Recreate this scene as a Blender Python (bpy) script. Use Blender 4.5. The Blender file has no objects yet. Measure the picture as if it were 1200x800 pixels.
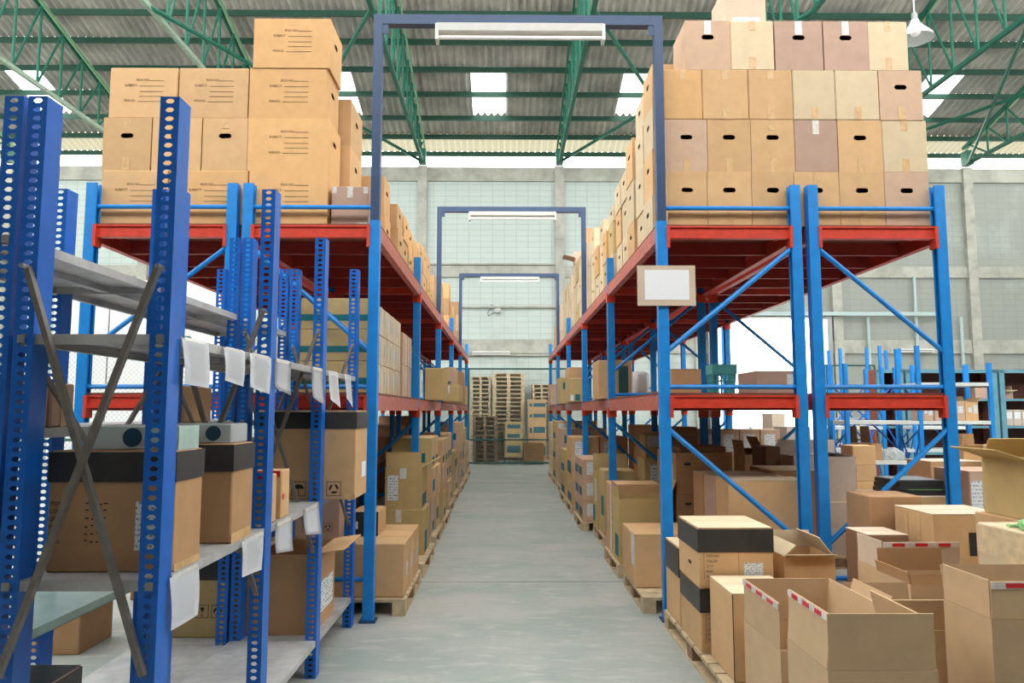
import bpy, bmesh, math, random
from mathutils import Vector, Matrix, Euler
random.seed(7)
SC = bpy.context.scene
COL = SC.collection
# ---------------------------------------------------------------- camera
F = 860.0                                   # focal length in pixels of the 1200x800 frame
CAMZ = 1.544
PITCH = math.atan(81 / F); YAW = math.atan(9 / F)
cam_d = bpy.data.cameras.new('camera'); cam_d.sensor_width = 36; cam_d.lens = F / 1200 * 36
cam_d.clip_start = .05; cam_d.clip_end = 300
cam = bpy.data.objects.new('camera', cam_d); COL.objects.link(cam)
cam.location = (0, 0, CAMZ); cam.rotation_euler = (math.pi / 2 + PITCH, 0, -YAW)
SC.camera = cam
RM = Euler((math.pi / 2 + PITCH, 0, -YAW)).to_matrix()
def P(u, v, Y):                             # the point on the plane at distance Y seen at a pixel
    d = RM @ Vector(((u - 600) / F, (400 - v) / F, -1))
    k = Y / d.y
    return d.x * k, CAMZ + d.z * k
def PX(u, v, X):                            # distance and height on the plane at a given X seen at a pixel
    d = RM @ Vector(((u - 600) / F, (400 - v) / F, -1))
    k = X / d.x
    return d.y * k, CAMZ + d.z * k
# ---------------------------------------------------------------- sky and exposure
SKY = 7.2
w = bpy.data.worlds.new('sky'); SC.world = w; w.use_nodes = True
bg = w.node_tree.nodes['Background']; bg.inputs[0].default_value = (1.0, .995, .965, 1); bg.inputs[1].default_value = SKY
SC.view_settings.view_transform = 'Standard'; SC.view_settings.look = 'None'
SC.view_settings.exposure = 0.0; SC.view_settings.gamma = 1.0; SC.view_settings.use_curve_mapping = False
SC.cycles.use_denoising = True
SC.cycles.max_bounces = 8; SC.cycles.diffuse_bounces = 5; SC.cycles.transparent_max_bounces = 12
SC.cycles.sample_clamp_indirect = 6.0
# ---------------------------------------------------------------- materials
MATS = {}
def nodes(m):
    m.use_nodes = True
    nt = m.node_tree; return nt, nt.nodes, nt.links, nt.nodes['Principled BSDF']
def mat(name, col, rough=.6, var=.0, scale=6., metal=0., spec=None, rnd=0., bump=0., col2=None):
    """Plain procedural material: colour, a noise variation and a small per-object variation."""
    m = bpy.data.materials.new(name); MATS[name] = m
    nt, N, L, b = nodes(m)
    b.inputs['Roughness'].default_value = rough; b.inputs['Metallic'].default_value = metal
    b.inputs['Specular IOR Level'].default_value = .3 if spec is None else spec
    if not (var or rnd or col2):
        b.inputs['Base Color'].default_value = (*col, 1); return m
    geo = N.new('ShaderNodeNewGeometry'); no = N.new('ShaderNodeTexNoise')
    no.inputs['Scale'].default_value = scale; no.inputs['Detail'].default_value = 5; no.inputs['Roughness'].default_value = .6
    L.new(geo.outputs['Position'], no.inputs['Vector'])
    mx = N.new('ShaderNodeMix'); mx.data_type = 'RGBA'
    c2 = col2 or tuple(c * (1 - var) for c in col)
    mx.inputs[6].default_value = (*[min(1, c * (1 + var * .5)) for c in col], 1); mx.inputs[7].default_value = (*c2, 1)
    rp = N.new('ShaderNodeMapRange'); rp.inputs[1].default_value = .35; rp.inputs[2].default_value = .7
    L.new(no.outputs['Fac'], rp.inputs[0]); L.new(rp.outputs[0], mx.inputs[0])
    out = mx.outputs[2]
    if rnd:
        oi = N.new('ShaderNodeObjectInfo'); hs = N.new('ShaderNodeHueSaturation')
        mr = N.new('ShaderNodeMapRange'); mr.inputs[3].default_value = 1 - rnd; mr.inputs[4].default_value = 1 + rnd
        L.new(oi.outputs['Random'], mr.inputs[0]); L.new(mr.outputs[0], hs.inputs['Value']); L.new(out, hs.inputs['Color'])
        out = hs.outputs[0]
    L.new(out, b.inputs['Base Color'])
    if bump:
        bp = N.new('ShaderNodeBump'); bp.inputs['Strength'].default_value = bump; bp.inputs['Distance'].default_value = .01
        L.new(no.outputs['Fac'], bp.inputs['Height']); L.new(bp.outputs[0], b.inputs['Normal'])
    return m
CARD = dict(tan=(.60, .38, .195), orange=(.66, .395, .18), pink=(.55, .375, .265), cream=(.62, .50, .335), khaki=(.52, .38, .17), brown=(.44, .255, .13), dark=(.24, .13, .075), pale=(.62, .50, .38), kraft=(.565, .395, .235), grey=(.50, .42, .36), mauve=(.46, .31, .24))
for k, c in CARD.items(): mat('card_' + k, c, .75, .07, 9., rnd=.08, bump=.05)
mat('rack_blue', (.004, .225, .66), .42, .12, 9., spec=.5)
mat('slot_blue', (.003, .115, .50), .38, .15, 12., spec=.5)
mat('navy', (.016, .05, .13), .45, .15, 9., spec=.5)
mat('steel_blue', (.02, .13, .30), .5)
mat('red', (.60, .05, .025), .42, .2, 14., spec=.5)
mat('red_sheen', (.50, .12, .09), .45, .3, 18., spec=.5)  # gloss reflection on the aisle beams put into a pinker red
mat('joist', (.30, .03, .022), .5, .15, 8.)
mat('deck', (.20, .075, .05), .7, .25, 6.)
mat('green', (.014, .062, .040), .5, .2, 8.)
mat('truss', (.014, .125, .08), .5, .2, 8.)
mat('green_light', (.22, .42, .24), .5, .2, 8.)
mat('green_lit', (.36, .47, .36), .5, .2, 8.)
mat('fence_green', (.03, .09, .08), .5)
mat('wire', (.20, .26, .22), .5)
mat('shelf', (.46, .46, .46), .42, .25, 7., metal=.2, col2=(.33, .33, .33))
mat('shelf_white', (.62, .66, .64), .5, .1, 7.)
mat('shelf_mint', (.38, .52, .48), .3, .2, 7.)
mat('brace', (.22, .20, .18), .45, .2, 20., metal=.5)
mat('paper', (.78, .80, .84), .7)
mat('paper_grey', (.5, .52, .52), .7)
mat('tape', (.60, .38, .18), .35, .2, 20., spec=.5)
mat('tape_pale', (.66, .52, .33), .3, .2, 20., spec=.5)
mat('tape_red', (.62, .03, .04), .4)
mat('tape_clear', (.72, .68, .64), .15, .2, 30., spec=.8)
mat('black', (.025, .024, .024), .5)
mat('band', (.045, .043, .043), .42, .2, 9.)
mat('ink', (.10, .055, .03), .8)
mat('ink_black', (.02, .018, .016), .8)
mat('teal', (.012, .155, .175), .7)
mat('blue_print', (.03, .125, .18), .7)
mat('dark_teal', (.035, .12, .12), .7)
mat('wood', (.56, .44, .28), .75, .25, 12., rnd=.1, bump=.1)
mat('wood_dark', (.26, .16, .10), .75, .3, 12., rnd=.1)
mat('blocker_dark', (.06, .05, .042), .8, .2, 3.)  # dark so the added wall behind the camera bounces little light
mat('concrete', (.40, .40, .35), .85, .25, 2.5, bump=.15)
mat('white', (.8, .8, .8), .5)
mat('white_metal', (.72, .72, .70), .4, .06, 10.)
mat('tube_glass', (.85, .85, .85), .2, spec=.6)
mat('teal_basket', (.12, .50, .52), .4, .1, 10.)
mat('cabinet_red', (.075, .022, .016), .6, .2, 8.)
mat('cabinet_frame', (.10, .24, .30), .5, .15, 8.)
mat('cabinet_side', (.33, .10, .06), .6)
mat('grey_metal', (.30, .31, .31), .4, metal=.5)
mat('lens_blue', (.02, .06, .10), .2)
mat('plastic_green', (.25, .55, .22), .25)
mat('plastic_dark', (.03, .032, .035), .3, spec=.5)
mat('crate_brown', (.30, .15, .04), .7, .2, 10.)
mat('pipe', (.40, .50, .50), .4)
def special():
    # roof sheets: weathered asbestos grey
    m = mat('roof_sheet', (.46, .44, .40), .85, .35, 1.3, bump=.1, col2=(.30, .29, .27))
    # skylight sheet: lets the sky through
    m = bpy.data.materials.new('skylight'); MATS['skylight'] = m; nt, N, L, b = nodes(m)
    tr = N.new('ShaderNodeBsdfTransparent'); tr.inputs[0].default_value = (.92, .95, .96, 1)
    tl = N.new('ShaderNodeBsdfTranslucent'); tl.inputs[0].default_value = (.85, .88, .9, 1)
    mx = N.new('ShaderNodeMixShader'); mx.inputs[0].default_value = .3
    L.new(tr.outputs[0], mx.inputs[1]); L.new(tl.outputs[0], mx.inputs[2])
    L.new(mx.outputs[0], N['Material Output'].inputs[0])
    m = bpy.data.materials.new('eave_sheet'); MATS['eave_sheet'] = m; nt, N, L, b = nodes(m)
    df = N.new('ShaderNodeBsdfDiffuse'); df.inputs[0].default_value = (.40, .38, .30, 1)
    tl = N.new('ShaderNodeBsdfTranslucent'); tl.inputs[0].default_value = (.20, .185, .135, 1)
    mx = N.new('ShaderNodeMixShader'); mx.inputs[0].default_value = .5
    L.new(df.outputs[0], mx.inputs[1]); L.new(tl.outputs[0], mx.inputs[2]); L.new(mx.outputs[0], N['Material Output'].inputs[0])
    # clear plastic
    for nm, c, f in (('clear', (.85, .9, .88), .55), ('clear_white', (.75, .78, .78), .55)):
        m = bpy.data.materials.new(nm); MATS[nm] = m; nt, N, L, b = nodes(m)
        b.inputs['Base Color'].default_value = (*c, 1); b.inputs['Roughness'].default_value = .12
        b.inputs['Alpha'].default_value = 1 - f
    # block wall: pale mint blocks with recessed joints and grey stains
    m = bpy.data.materials.new('block_wall'); MATS['block_wall'] = m; nt, N, L, b = nodes(m)
    geo = N.new('ShaderNodeNewGeometry'); sp = N.new('ShaderNodeSeparateXYZ'); cb = N.new('ShaderNodeCombineXYZ')
    L.new(geo.outputs['Position'], sp.inputs[0]); L.new(sp.outputs[0], cb.inputs[0]); L.new(sp.outputs[2], cb.inputs[1])
    br = N.new('ShaderNodeTexBrick'); L.new(cb.outputs[0], br.inputs['Vector'])
    br.offset = 0.0; br.inputs['Scale'].default_value = 1
    br.inputs['Brick Width'].default_value = .40; br.inputs['Row Height'].default_value = .195
    br.inputs['Mortar Size'].default_value = .010; br.inputs['Mortar Smooth'].default_value = .3; br.inputs['Bias'].default_value = 0
    br.inputs['Color1'].default_value = (.50, .57, .54, 1); br.inputs['Color2'].default_value = (.48, .55, .52, 1); br.inputs['Mortar'].default_value = (.38, .44, .415, 1)
    no = N.new('ShaderNodeTexNoise'); no.inputs['Scale'].default_value = .45; no.inputs['Detail'].default_value = 8; no.inputs['Roughness'].default_value = .65
    L.new(cb.outputs[0], no.inputs['Vector'])
    # the bare grey blocks towards the right end of the wall
    mr = N.new('ShaderNodeMapRange'); mr.inputs[1].default_value = 4.; mr.inputs[2].default_value = 11.; mr.inputs[3].default_value = -.12; mr.inputs[4].default_value = .42
    L.new(sp.outputs[0], mr.inputs[0])
    ad = N.new('ShaderNodeMath'); L.new(no.outputs['Fac'], ad.inputs[0]); L.new(mr.outputs[0], ad.inputs[1])
    hz = N.new('ShaderNodeMapRange'); hz.inputs[1].default_value = 7.5; hz.inputs[2].default_value = 2.; hz.inputs[3].default_value = -.05; hz.inputs[4].default_value = .10
    L.new(sp.outputs[2], hz.inputs[0]); a2 = N.new('ShaderNodeMath'); L.new(ad.outputs[0], a2.inputs[0]); L.new(hz.outputs[0], a2.inputs[1])
    rp = N.new('ShaderNodeMapRange'); rp.inputs[1].default_value = .42; rp.inputs[2].default_value = .85; rp.inputs[4].default_value = .72
    L.new(a2.outputs[0], rp.inputs[0])
    mx = N.new('ShaderNodeMix'); mx.data_type = 'RGBA'; mx.inputs[7].default_value = (.225, .225, .195, 1)
    L.new(rp.outputs[0], mx.inputs[0]); L.new(br.outputs['Color'], mx.inputs[6]); L.new(mx.outputs[2], b.inputs['Base Color'])
    b.inputs['Roughness'].default_value = .85
    bp = N.new('ShaderNodeBump'); bp.inputs['Strength'].default_value = .5; bp.inputs['Distance'].default_value = .01; bp.invert = True
    L.new(br.outputs['Fac'], bp.inputs['Height']); L.new(bp.outputs[0], b.inputs['Normal'])
    # floor: worn green-grey painted concrete
    m = bpy.data.materials.new('floor_paint'); MATS['floor_paint'] = m; nt, N, L, b = nodes(m)
    geo = N.new('ShaderNodeNewGeometry')
    def noise(s, d, st=(1, 1, 1)):
        mp = N.new('ShaderNodeMapping'); mp.inputs['Scale'].default_value = st; L.new(geo.outputs['Position'], mp.inputs[0])
        n = N.new('ShaderNodeTexNoise'); n.inputs['Scale'].default_value = s; n.inputs['Detail'].default_value = d; n.inputs['Roughness'].default_value = .62
        L.new(mp.outputs[0], n.inputs['Vector']); return n
    n1 = noise(1.1, 9, (.7, 1.3, 1)); n2 = noise(5, 9, (.8, 2.0, 1)); n3 = noise(16, 5, (.8, 2.8, 1))
    def rng(n, a, c):
        r = N.new('ShaderNodeMapRange'); r.inputs[1].default_value = a; r.inputs[2].default_value = c; L.new(n.outputs['Fac'], r.inputs[0]); return r
    def mix(f, a, c):
        x = N.new('ShaderNodeMix'); x.data_type = 'RGBA'; L.new(f.outputs[0], x.inputs[0])
        for i, q in ((6, a), (7, c)):
            if isinstance(q, tuple): x.inputs[i].default_value = (*q, 1)
            else: L.new(q.outputs[2], x.inputs[i])
        return x
    a = mix(rng(n1, .40, .58), (.405, .41, .385), (.30, .345, .32))
    a = mix(rng(n2, .50, .72), a, (.48, .49, .465))
    a = mix(rng(n3, .62, .70), a, (.25, .285, .27))
    L.new(a.outputs[2], b.inputs['Base Color'])
    rr = rng(n2, .3, .7); rr.inputs[3].default_value = .38; rr.inputs[4].default_value = .6; L.new(rr.outputs[0], b.inputs['Roughness'])
    bp = N.new('ShaderNodeBump'); bp.inputs['Strength'].default_value = .1; bp.inputs['Distance'].default_value = .01; L.new(n2.outputs['Fac'], bp.inputs['Height']); L.new(bp.outputs[0], b.inputs['Normal'])
    # shipping label: rows of small print on white paper (flat print)
    m = bpy.data.materials.new('label_print'); MATS['label_print'] = m; nt, N, L, b = nodes(m)
    tc = N.new('ShaderNodeTexCoord'); mp = N.new('ShaderNodeMapping'); L.new(tc.outputs['UV'], mp.inputs[0])
    sp = N.new('ShaderNodeSeparateXYZ'); L.new(tc.outputs['UV'], sp.inputs[0])
    no = N.new('ShaderNodeTexNoise'); no.inputs['Scale'].default_value = 1; no.inputs['Detail'].default_value = 2
    mp.inputs['Scale'].default_value = (14, 9, 1); L.new(mp.outputs[0], no.inputs['Vector'])
    wv = N.new('ShaderNodeMath'); wv.operation = 'MULTIPLY'; wv.inputs[1].default_value = 9; L.new(sp.outputs[1], wv.inputs[0])
    fr = N.new('ShaderNodeMath'); fr.operation = 'FRACT'; L.new(wv.outputs[0], fr.inputs[0])
    gt = N.new('ShaderNodeMath'); gt.operation = 'GREATER_THAN'; gt.inputs[1].default_value = .55; L.new(fr.outputs[0], gt.inputs[0])
    g2 = N.new('ShaderNodeMath'); g2.operation = 'GREATER_THAN'; g2.inputs[1].default_value = .52; L.new(no.outputs['Fac'], g2.inputs[0])
    mu = N.new('ShaderNodeMath'); mu.operation = 'MULTIPLY'; L.new(gt.outputs[0], mu.inputs[0]); L.new(g2.outputs[0], mu.inputs[1])
    mx = N.new('ShaderNodeMix'); mx.data_type = 'RGBA'; mx.inputs[6].default_value = (.72, .75, .77, 1); mx.inputs[7].default_value = (.22, .23, .25, 1)
    L.new(mu.outputs[0], mx.inputs[0]); L.new(mx.outputs[2], b.inputs['Base Color']); b.inputs['Roughness'].default_value = .6
special()
# ---------------------------------------------------------------- helpers
def tag(o, label, cat=None, group=None, kind=None):
    if label: o['label'] = label
    if cat: o['category'] = cat
    if group: o['group'] = group
    if kind: o['kind'] = kind
    return o
def link(name, data, parent=None, loc=(0, 0, 0), rot=None):
    o = bpy.data.objects.new(name, data); COL.objects.link(o)
    o.location = loc
    if rot: o.rotation_euler = rot
    if parent: o.parent = parent
    return o
def thing(name, label, cat, loc=(0, 0, 0), rz=0, group=None):
    return tag(link(name, None, None, loc, (0, 0, rz)), label, cat, group)
def b_box(bm, x0, x1, y0, y1, z0, z1):
    vs = [bm.verts.new((x, y, z)) for z in (z0, z1) for y in (y0, y1) for x in (x0, x1)]
    for q in ((0, 2, 3, 1), (4, 5, 7, 6), (0, 1, 5, 4), (2, 6, 7, 3), (0, 4, 6, 2), (1, 3, 7, 5)):
        bm.faces.new([vs[i] for i in q])
    return vs
def b_tube(bm, p, q, r, n=8, r2=None):
    p = Vector(p); q = Vector(q); d = (q - p).normalized()
    a = d.orthogonal().normalized(); c = d.cross(a)
    r2 = r if r2 is None else r2
    R = [[bm.verts.new(o + (a * math.cos(t) + c * math.sin(t)) * rr) for t in [2 * math.pi * i / n for i in range(n)]] for o, rr in ((p, r), (q, r2))]
    for i in range(n): bm.faces.new((R[0][i], R[0][(i + 1) % n], R[1][(i + 1) % n], R[1][i]))
    bm.faces.new(R[0][::-1]); bm.faces.new(R[1])
def b_prism(bm, pts, z0, z1):
    lo = [bm.verts.new((x, y, z0)) for x, y in pts]; hi = [bm.verts.new((x, y, z1)) for x, y in pts]
    n = len(pts)
    for i in range(n): bm.faces.new((lo[i], lo[(i + 1) % n], hi[(i + 1) % n], hi[i]))
    bm.faces.new(lo[::-1]); bm.faces.new(hi)
def fin(bm, name, m, smooth=False):
    bmesh.ops.recalc_face_normals(bm, faces=bm.faces)
    me = bpy.data.meshes.new(name); bm.to_mesh(me); bm.free()
    if m: me.materials.append(MATS[m] if isinstance(m, str) else m)
    if smooth:
        for p in me.polygons: p.use_smooth = True
    return me
UC = {}
def unit_cube(m):
    k = ('cube', m)
    if k not in UC:
        bm = bmesh.new(); b_box(bm, -.5, .5, -.5, .5, -.5, .5)
        uv = bm.loops.layers.uv.new('UVMap')
        for f in bm.faces:
            n = f.calc_center_median()
            for l in f.loops:
                c = l.vert.co
                if abs(n.y) > .4: l[uv].uv = (c.x + .5, c.z + .5)
                elif abs(n.x) > .4: l[uv].uv = (c.y + .5, c.z + .5)
                else: l[uv].uv = (c.x + .5, c.y + .5)
        UC[k] = fin(bm, 'block_' + m, m)
    return UC[k]
def unit_tube(m, n=8):
    k = ('tube', m, n)
    if k not in UC:
        bm = bmesh.new(); b_tube(bm, (0, 0, -.5), (0, 0, .5), 1, n); UC[k] = fin(bm, 'tube_' + m, m)
    return UC[k]
def blk(name, m, par, x0, x1, y0, y1, z0, z1, rot=None):
    """A plain straight piece (board, beam, plate) in the parent's own coordinates."""
    o = link(name, unit_cube(m), par, ((x0 + x1) / 2, (y0 + y1) / 2, (z0 + z1) / 2), rot)
    o.scale = (abs(x1 - x0), abs(y1 - y0), abs(z1 - z0)); return o
def rod(name, m, par, p, q, r, n=8):
    p = Vector(p); q = Vector(q); d = q - p
    o = link(name, unit_tube(m, n), par, (p + q) / 2, d.to_track_quat('Z', 'Y').to_euler())
    o.scale = (r, r, d.length); return o
def flat(name, m, par, p, q, wd, th):
    """A flat bar from p to q."""
    p = Vector(p); q = Vector(q); d = q - p
    o = link(name, unit_cube(m), par, (p + q) / 2, d.to_track_quat('Z', 'Y').to_euler())
    o.scale = (wd, th, d.length); return o
def struct(name, me, loc=(0, 0, 0), par=None):
    o = link(name, me, par, loc)
    if not par: o['kind'] = 'structure'
    return o
ORD = ['bottom', 'second', 'third', 'fourth', 'fifth', 'sixth', 'seventh', 'eighth', 'ninth', 'tenth', 'eleventh', 'twelfth', 'thirteenth', 'fourteenth', 'fifteenth', 'sixteenth', 'seventeenth', 'eighteenth', 'nineteenth', 'twentieth']
NTH = ['first'] + ORD[1:] + ['twenty-' + s for s in ['first'] + ORD[1:9]]
# ---------------------------------------------------------------- the building
WALLY = 24.3
def X_at(u, Y): return P(u, 481, Y)[0]
TR = [-2.77 + 4.63 * k for k in range(-3, 5)]           # truss and pillar lines
def roof_z(y): return 10.75 + .262 * (24.6 - max(y, 16 - y))
# floor slabs
fl = link('floor', None); fl['kind'] = 'structure'
ys = [-6., 2.2, 6.82, 11.4, 16., 20.6, WALLY]
blk('floor_bed', 'concrete', fl, -19, 21, -6, WALLY, -.12, -.012)
for i in range(len(ys) - 1):
    blk('floor_slab', 'floor_paint', fl, -19, 21, ys[i] + .009, ys[i + 1] - .009, -.1, 0)
# back wall with the roll-up door opening
DX0, DX1 = X_at(833, WALLY), X_at(973, WALLY); DZ = P(900, 373, WALLY)[1]
WT = P(600, 196, WALLY)[1]
bm = bmesh.new()
for a in ((-19, DX0, 0, WT), (DX1, 21, 0, WT), (DX0, DX1, DZ, WT)): b_box(bm, a[0], a[1], WALLY, WALLY + .2, a[2], a[3])
wb = struct('wall_back', fin(bm, 'wall_back', 'block_wall'))
for x in TR:
    if x < DX0 - .3 or x > DX1 + .3: blk('pillar', 'concrete', wb, x - .16, x + .16, WALLY - .16, WALLY, 0, WT)
    else: blk('pillar', 'concrete', wb, x - .16, x + .16, WALLY - .16, WALLY, DZ + .3, WT)
for v0, v1 in ((197, 213), (312, 325), (398, 414)):
    z1 = P(600, v0, WALLY)[1]; z0 = P(600, v1, WALLY)[1]
    for i in range(-1, len(TR)):
        a = -19 if i < 0 else TR[i] + .16; c = 21 if i == len(TR) - 1 else TR[i + 1] - .16
        if z0 < DZ and a < DX1 and c > DX0:
            if a < DX0 - .05: blk('ring_beam', 'concrete', wb, a, DX0, WALLY - .09, WALLY, z0, z1)
            if c > DX1 + .05: blk('ring_beam', 'concrete', wb, DX1, c, WALLY - .09, WALLY, z0, z1)
        else: blk('ring_beam', 'concrete', wb, a, c, WALLY - .09, WALLY, z0, z1)
for v in (310, 360, 416):                                # thin ledges and a conduit on the wall
    z = P(600, v, WALLY)[1]; blk('ledge', 'concrete', wb, X_at(500, WALLY), X_at(655, WALLY), WALLY - .12, WALLY, z - .03, z + .03)
# door frame and tracks of the big opening
d1 = link('door_1', None); d1['kind'] = 'structure'; d1['label'] = 'tall open loading door in the back wall, bright outside'
for x in (DX0, DX1): blk('door_jamb', 'grey_metal', d1, x - .08, x + .08, WALLY - .22, WALLY + .22, 0, DZ)
blk('door_head', 'grey_metal', d1, DX0 - .08, DX1 + .08, WALLY - .22, WALLY + .22, DZ, DZ + .16)
xm = X_at(851, WALLY); blk('door_mullion', 'rack_blue', d1, xm - .08, xm + .08, WALLY + .02, WALLY + .18, 0, DZ)
yd = struct('yard', None, (0, 0, 0)); blk('yard_slab', 'concrete', yd, -40, 40, WALLY + .2, 70, -.3, -.05)
# side walls, and an added front wall blocking light (outside the frame): open above
WF = -.55
bm = bmesh.new(); b_box(bm, -19, 21, WF - .2, WF, 0, 6.9); struct('light_blocker_wall', fin(bm, 'light_blocker_wall', 'blocker_dark'))
for nm, x in (('wall_left', -19), ('wall_right', 21)):
    bm = bmesh.new(); b_box(bm, min(x, x + .2 * (x > 0) - .2 * (x < 0)), max(x, x + .2 * (x > 0) - .2 * (x < 0)), WF, WALLY, 0, 9.4)
    struct(nm, fin(bm, nm, 'block_wall'))
# white sliding doors in the wall on the left
for i, (u0, u1) in enumerate(((60, 124), (126, 196), (198, 262))):
    a, c = X_at(u0, WALLY - .1), X_at(u1, WALLY - .1)
    dd = link('door_%d' % (i + 2), None); dd['kind'] = 'structure'
    blk('door_leaf', 'white', dd, a, c, WALLY - .24, WALLY - .17, 0, P(150, 330, WALLY)[1])
# roof
ce = link('ceiling', None); ce['kind'] = 'structure'
def b_corr(bm, x0, x1, y0, y1, pitch=.215, amp=.05, off=0.):
    n = max(2, int((x1 - x0) / pitch * 8)); prev = None
    for i in range(n + 1):
        x = x0 + (x1 - x0) * i / n; dz = amp * math.cos(2 * math.pi * x / pitch)
        a = bm.verts.new((x, y0, roof_z(y0) + dz + off)); c = bm.verts.new((x, y1, roof_z(y1) + dz + off))
        if prev: bm.faces.new((prev[0], a, c, prev[1]))
        prev = (a, c)
SKW = 1.04
PUR = [18.8, 19.8, 20.89, 21.96, 23.1, 24.07, 25.03]
rows = [(17.8, 18.8)] + [(PUR[i], PUR[i + 1]) for i in range(6)]
edges = [-19.] + TR + [21.]
for r, (ya, yb) in enumerate(rows):
    for i in range(len(edges) - 1):
        xa, xb = edges[i], edges[i + 1]
        spans = [(xa, xb)]
        if ya in (20.89, 21.96):
            cx = (TR[0] + 4.63 * (i - 1)) + 2.27
            s0, s1 = cx - SKW / 2, cx + SKW / 2
            if s0 > xa and s1 < xb:
                spans = [(xa, s0), (s1, xb)]
                if ya == 20.89:
                    bm = bmesh.new(); b_corr(bm, s0, s1, 20.89, 23.0, off=.02); link('skylight_pane', fin(bm, 'skylight_pane', 'skylight', True), ce)
        for a, c in spans:
            bm = bmesh.new(); b_corr(bm, a, c, ya, yb + .12, off=.02 * (r % 2)); link('roof_sheet', fin(bm, 'roof_sheet', 'eave_sheet' if yb > 25 else 'roof_sheet', True), ce)
for y in PUR:
    z = roof_z(y); blk('purlin', 'green', ce, -19, 21, y - .03, y + .03, z - .22, z - .06)
# the roof nearer than the frame shows: sheets, more rows of skylights, and a ridge light added for overhead light
def b_roof(bm, x0, x1, y0, y1):
    vs = [bm.verts.new(c) for c in ((x0, y0, roof_z(y0)), (x1, y0, roof_z(y0)), (x1, y1, roof_z(y1)), (x0, y1, roof_z(y1)))]; bm.faces.new(vs)
RIDGE = (4.8, 9.6)
def roof_band(y0, y1, lights):
    for i in range(len(edges) - 1):
        xa, xb = edges[i], edges[i + 1]
        if lights and 0 < i < len(edges) - 2:
            cx = (xa + xb) / 2
            for a, c, m, nm in ((xa, cx - .9, 'roof_sheet', 'roof_sheet'), (cx - .9, cx + .9, 'skylight', 'skylight_pane'), (cx + .9, xb, 'roof_sheet', 'roof_sheet')):
                bm = bmesh.new(); b_roof(bm, a, c, y0, y1); link(nm, fin(bm, nm, m), ce)
        else:
            bm = bmesh.new(); b_roof(bm, xa, xb, y0, y1); link('roof_sheet', fin(bm, 'roof_sheet', 'roof_sheet'), ce)
roof_band(16.2, 17.9, 0); roof_band(12.6, 16.2, 1); roof_band(RIDGE[1], 12.6, 0)
roof_band(WF - 2, RIDGE[0], 0)
for i in range(1, len(edges) - 2):
    for a, c in ((RIDGE[0], 8.), (8., RIDGE[1])):
        bm = bmesh.new(); b_roof(bm, edges[i] + .1, edges[i + 1] - .1, a, c); link('skylight_pane', fin(bm, 'added_ridge_light', 'skylight'), ce)
# trusses
def truss(x, label):
    t = thing('roof_truss', label, 'truss', (x, WALLY, 9.9), 0, 'green roof trusses')
    Z0 = 9.9; yr = 8.0
    def top(y): return roof_z(y) - .38 - Z0
    def L_(y): return y - WALLY
    mb = 'green_lit' if x < -6 else 'truss'  # light on the left bottom chords put into a paler green
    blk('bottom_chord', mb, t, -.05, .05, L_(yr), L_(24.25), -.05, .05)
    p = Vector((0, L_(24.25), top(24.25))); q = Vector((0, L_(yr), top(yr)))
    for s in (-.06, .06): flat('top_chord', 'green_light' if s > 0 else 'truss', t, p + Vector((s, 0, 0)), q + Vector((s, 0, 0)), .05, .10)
    blk('heel_plate', 'truss', t, -.12, .12, L_(23.95), L_(24.3), -.06, .42)
    y = 24.0; k = 0
    while y > 9.5:
        y2 = y - .95
        rod('web_bar', 'truss', t, (0, L_(y2), 0), (0, L_(y2), top(y2)), .035, 6)
        rod('web_bar', 'truss', t, (0, L_(y2), 0), (0, L_(y), top(y)), .03, 6)
        y = y2
for i, x in enumerate(TR):
    side = ['at the far left', 'second from the left', 'third from the left', 'over the pillar left of the aisle', 'over the pillar right of the aisle', 'behind the right-hand box stack', 'at upper right behind the pendant lamp', 'in the far right corner'][i]
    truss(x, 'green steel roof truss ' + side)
def cross_brace(x0, y0, x1, y1, label):
    o = thing('roof_brace', label, 'brace', (x0, y0, 9.9), 0, 'green roof braces')
    rod('brace_tube', 'truss', o, (0, 0, 0), (x1 - x0, y1 - y0, 0), .05, 8)
for i, (a, c, lab) in enumerate(((2, 3, 'left of the aisle'), (4, 5, 'right of the aisle'), (6, 7, 'at the far right'))):
    cross_brace(TR[a], 24.1, TR[c], 14.6, 'green diagonal roof brace ' + lab + ', rising away to the right')
    cross_brace(TR[c], 24.1, TR[a], 14.6, 'green diagonal roof brace ' + lab + ', rising away to the left')
# ---------------------------------------------------------------- pallet racks
Y0 = 5.59; BAY = 2.755
FY = [Y0 + BAY * k for k in range(6)]
D1 = P(600, 460, Y0)[1]; D2 = P(600, 262.5, Y0)[1]      # deck tops
FT = P(600, 217, Y0)[1]                                 # top of the frames
XR1, XR2, XR3, XR4 = X_at(779, Y0), X_at(939, Y0), X_at(960, Y0), X_at(1112, Y0)
XL1, XL2, XL3, XL4 = X_at(436, Y0), X_at(284, Y0), X_at(265, Y0), X_at(96, Y0)
PM = {}
def post_mesh(m, h, s, a=.078, d=.075, t=.009):
    k = (m, round(h, 3), s)
    if k not in PM:                                    # open C section, mouth towards s
        pts = [(-s * a / 2, -d / 2), (s * a / 2, -d / 2), (s * a / 2, -d / 2 + .02), (s * (a / 2 - t), -d / 2 + .02), (s * (a / 2 - t), -d / 2 + t), (-s * (a / 2 - t), -d / 2 + t), (-s * (a / 2 - t), d / 2 - t), (s * (a / 2 - t), d / 2 - t), (s * (a / 2 - t), d / 2 - .02), (s * a / 2, d / 2 - .02), (s * a / 2, d / 2), (-s * a / 2, d / 2)]
        bm = bmesh.new(); b_prism(bm, pts, 0, h); PM[k] = fin(bm, 'rack_post', m)
    return PM[k]
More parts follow.
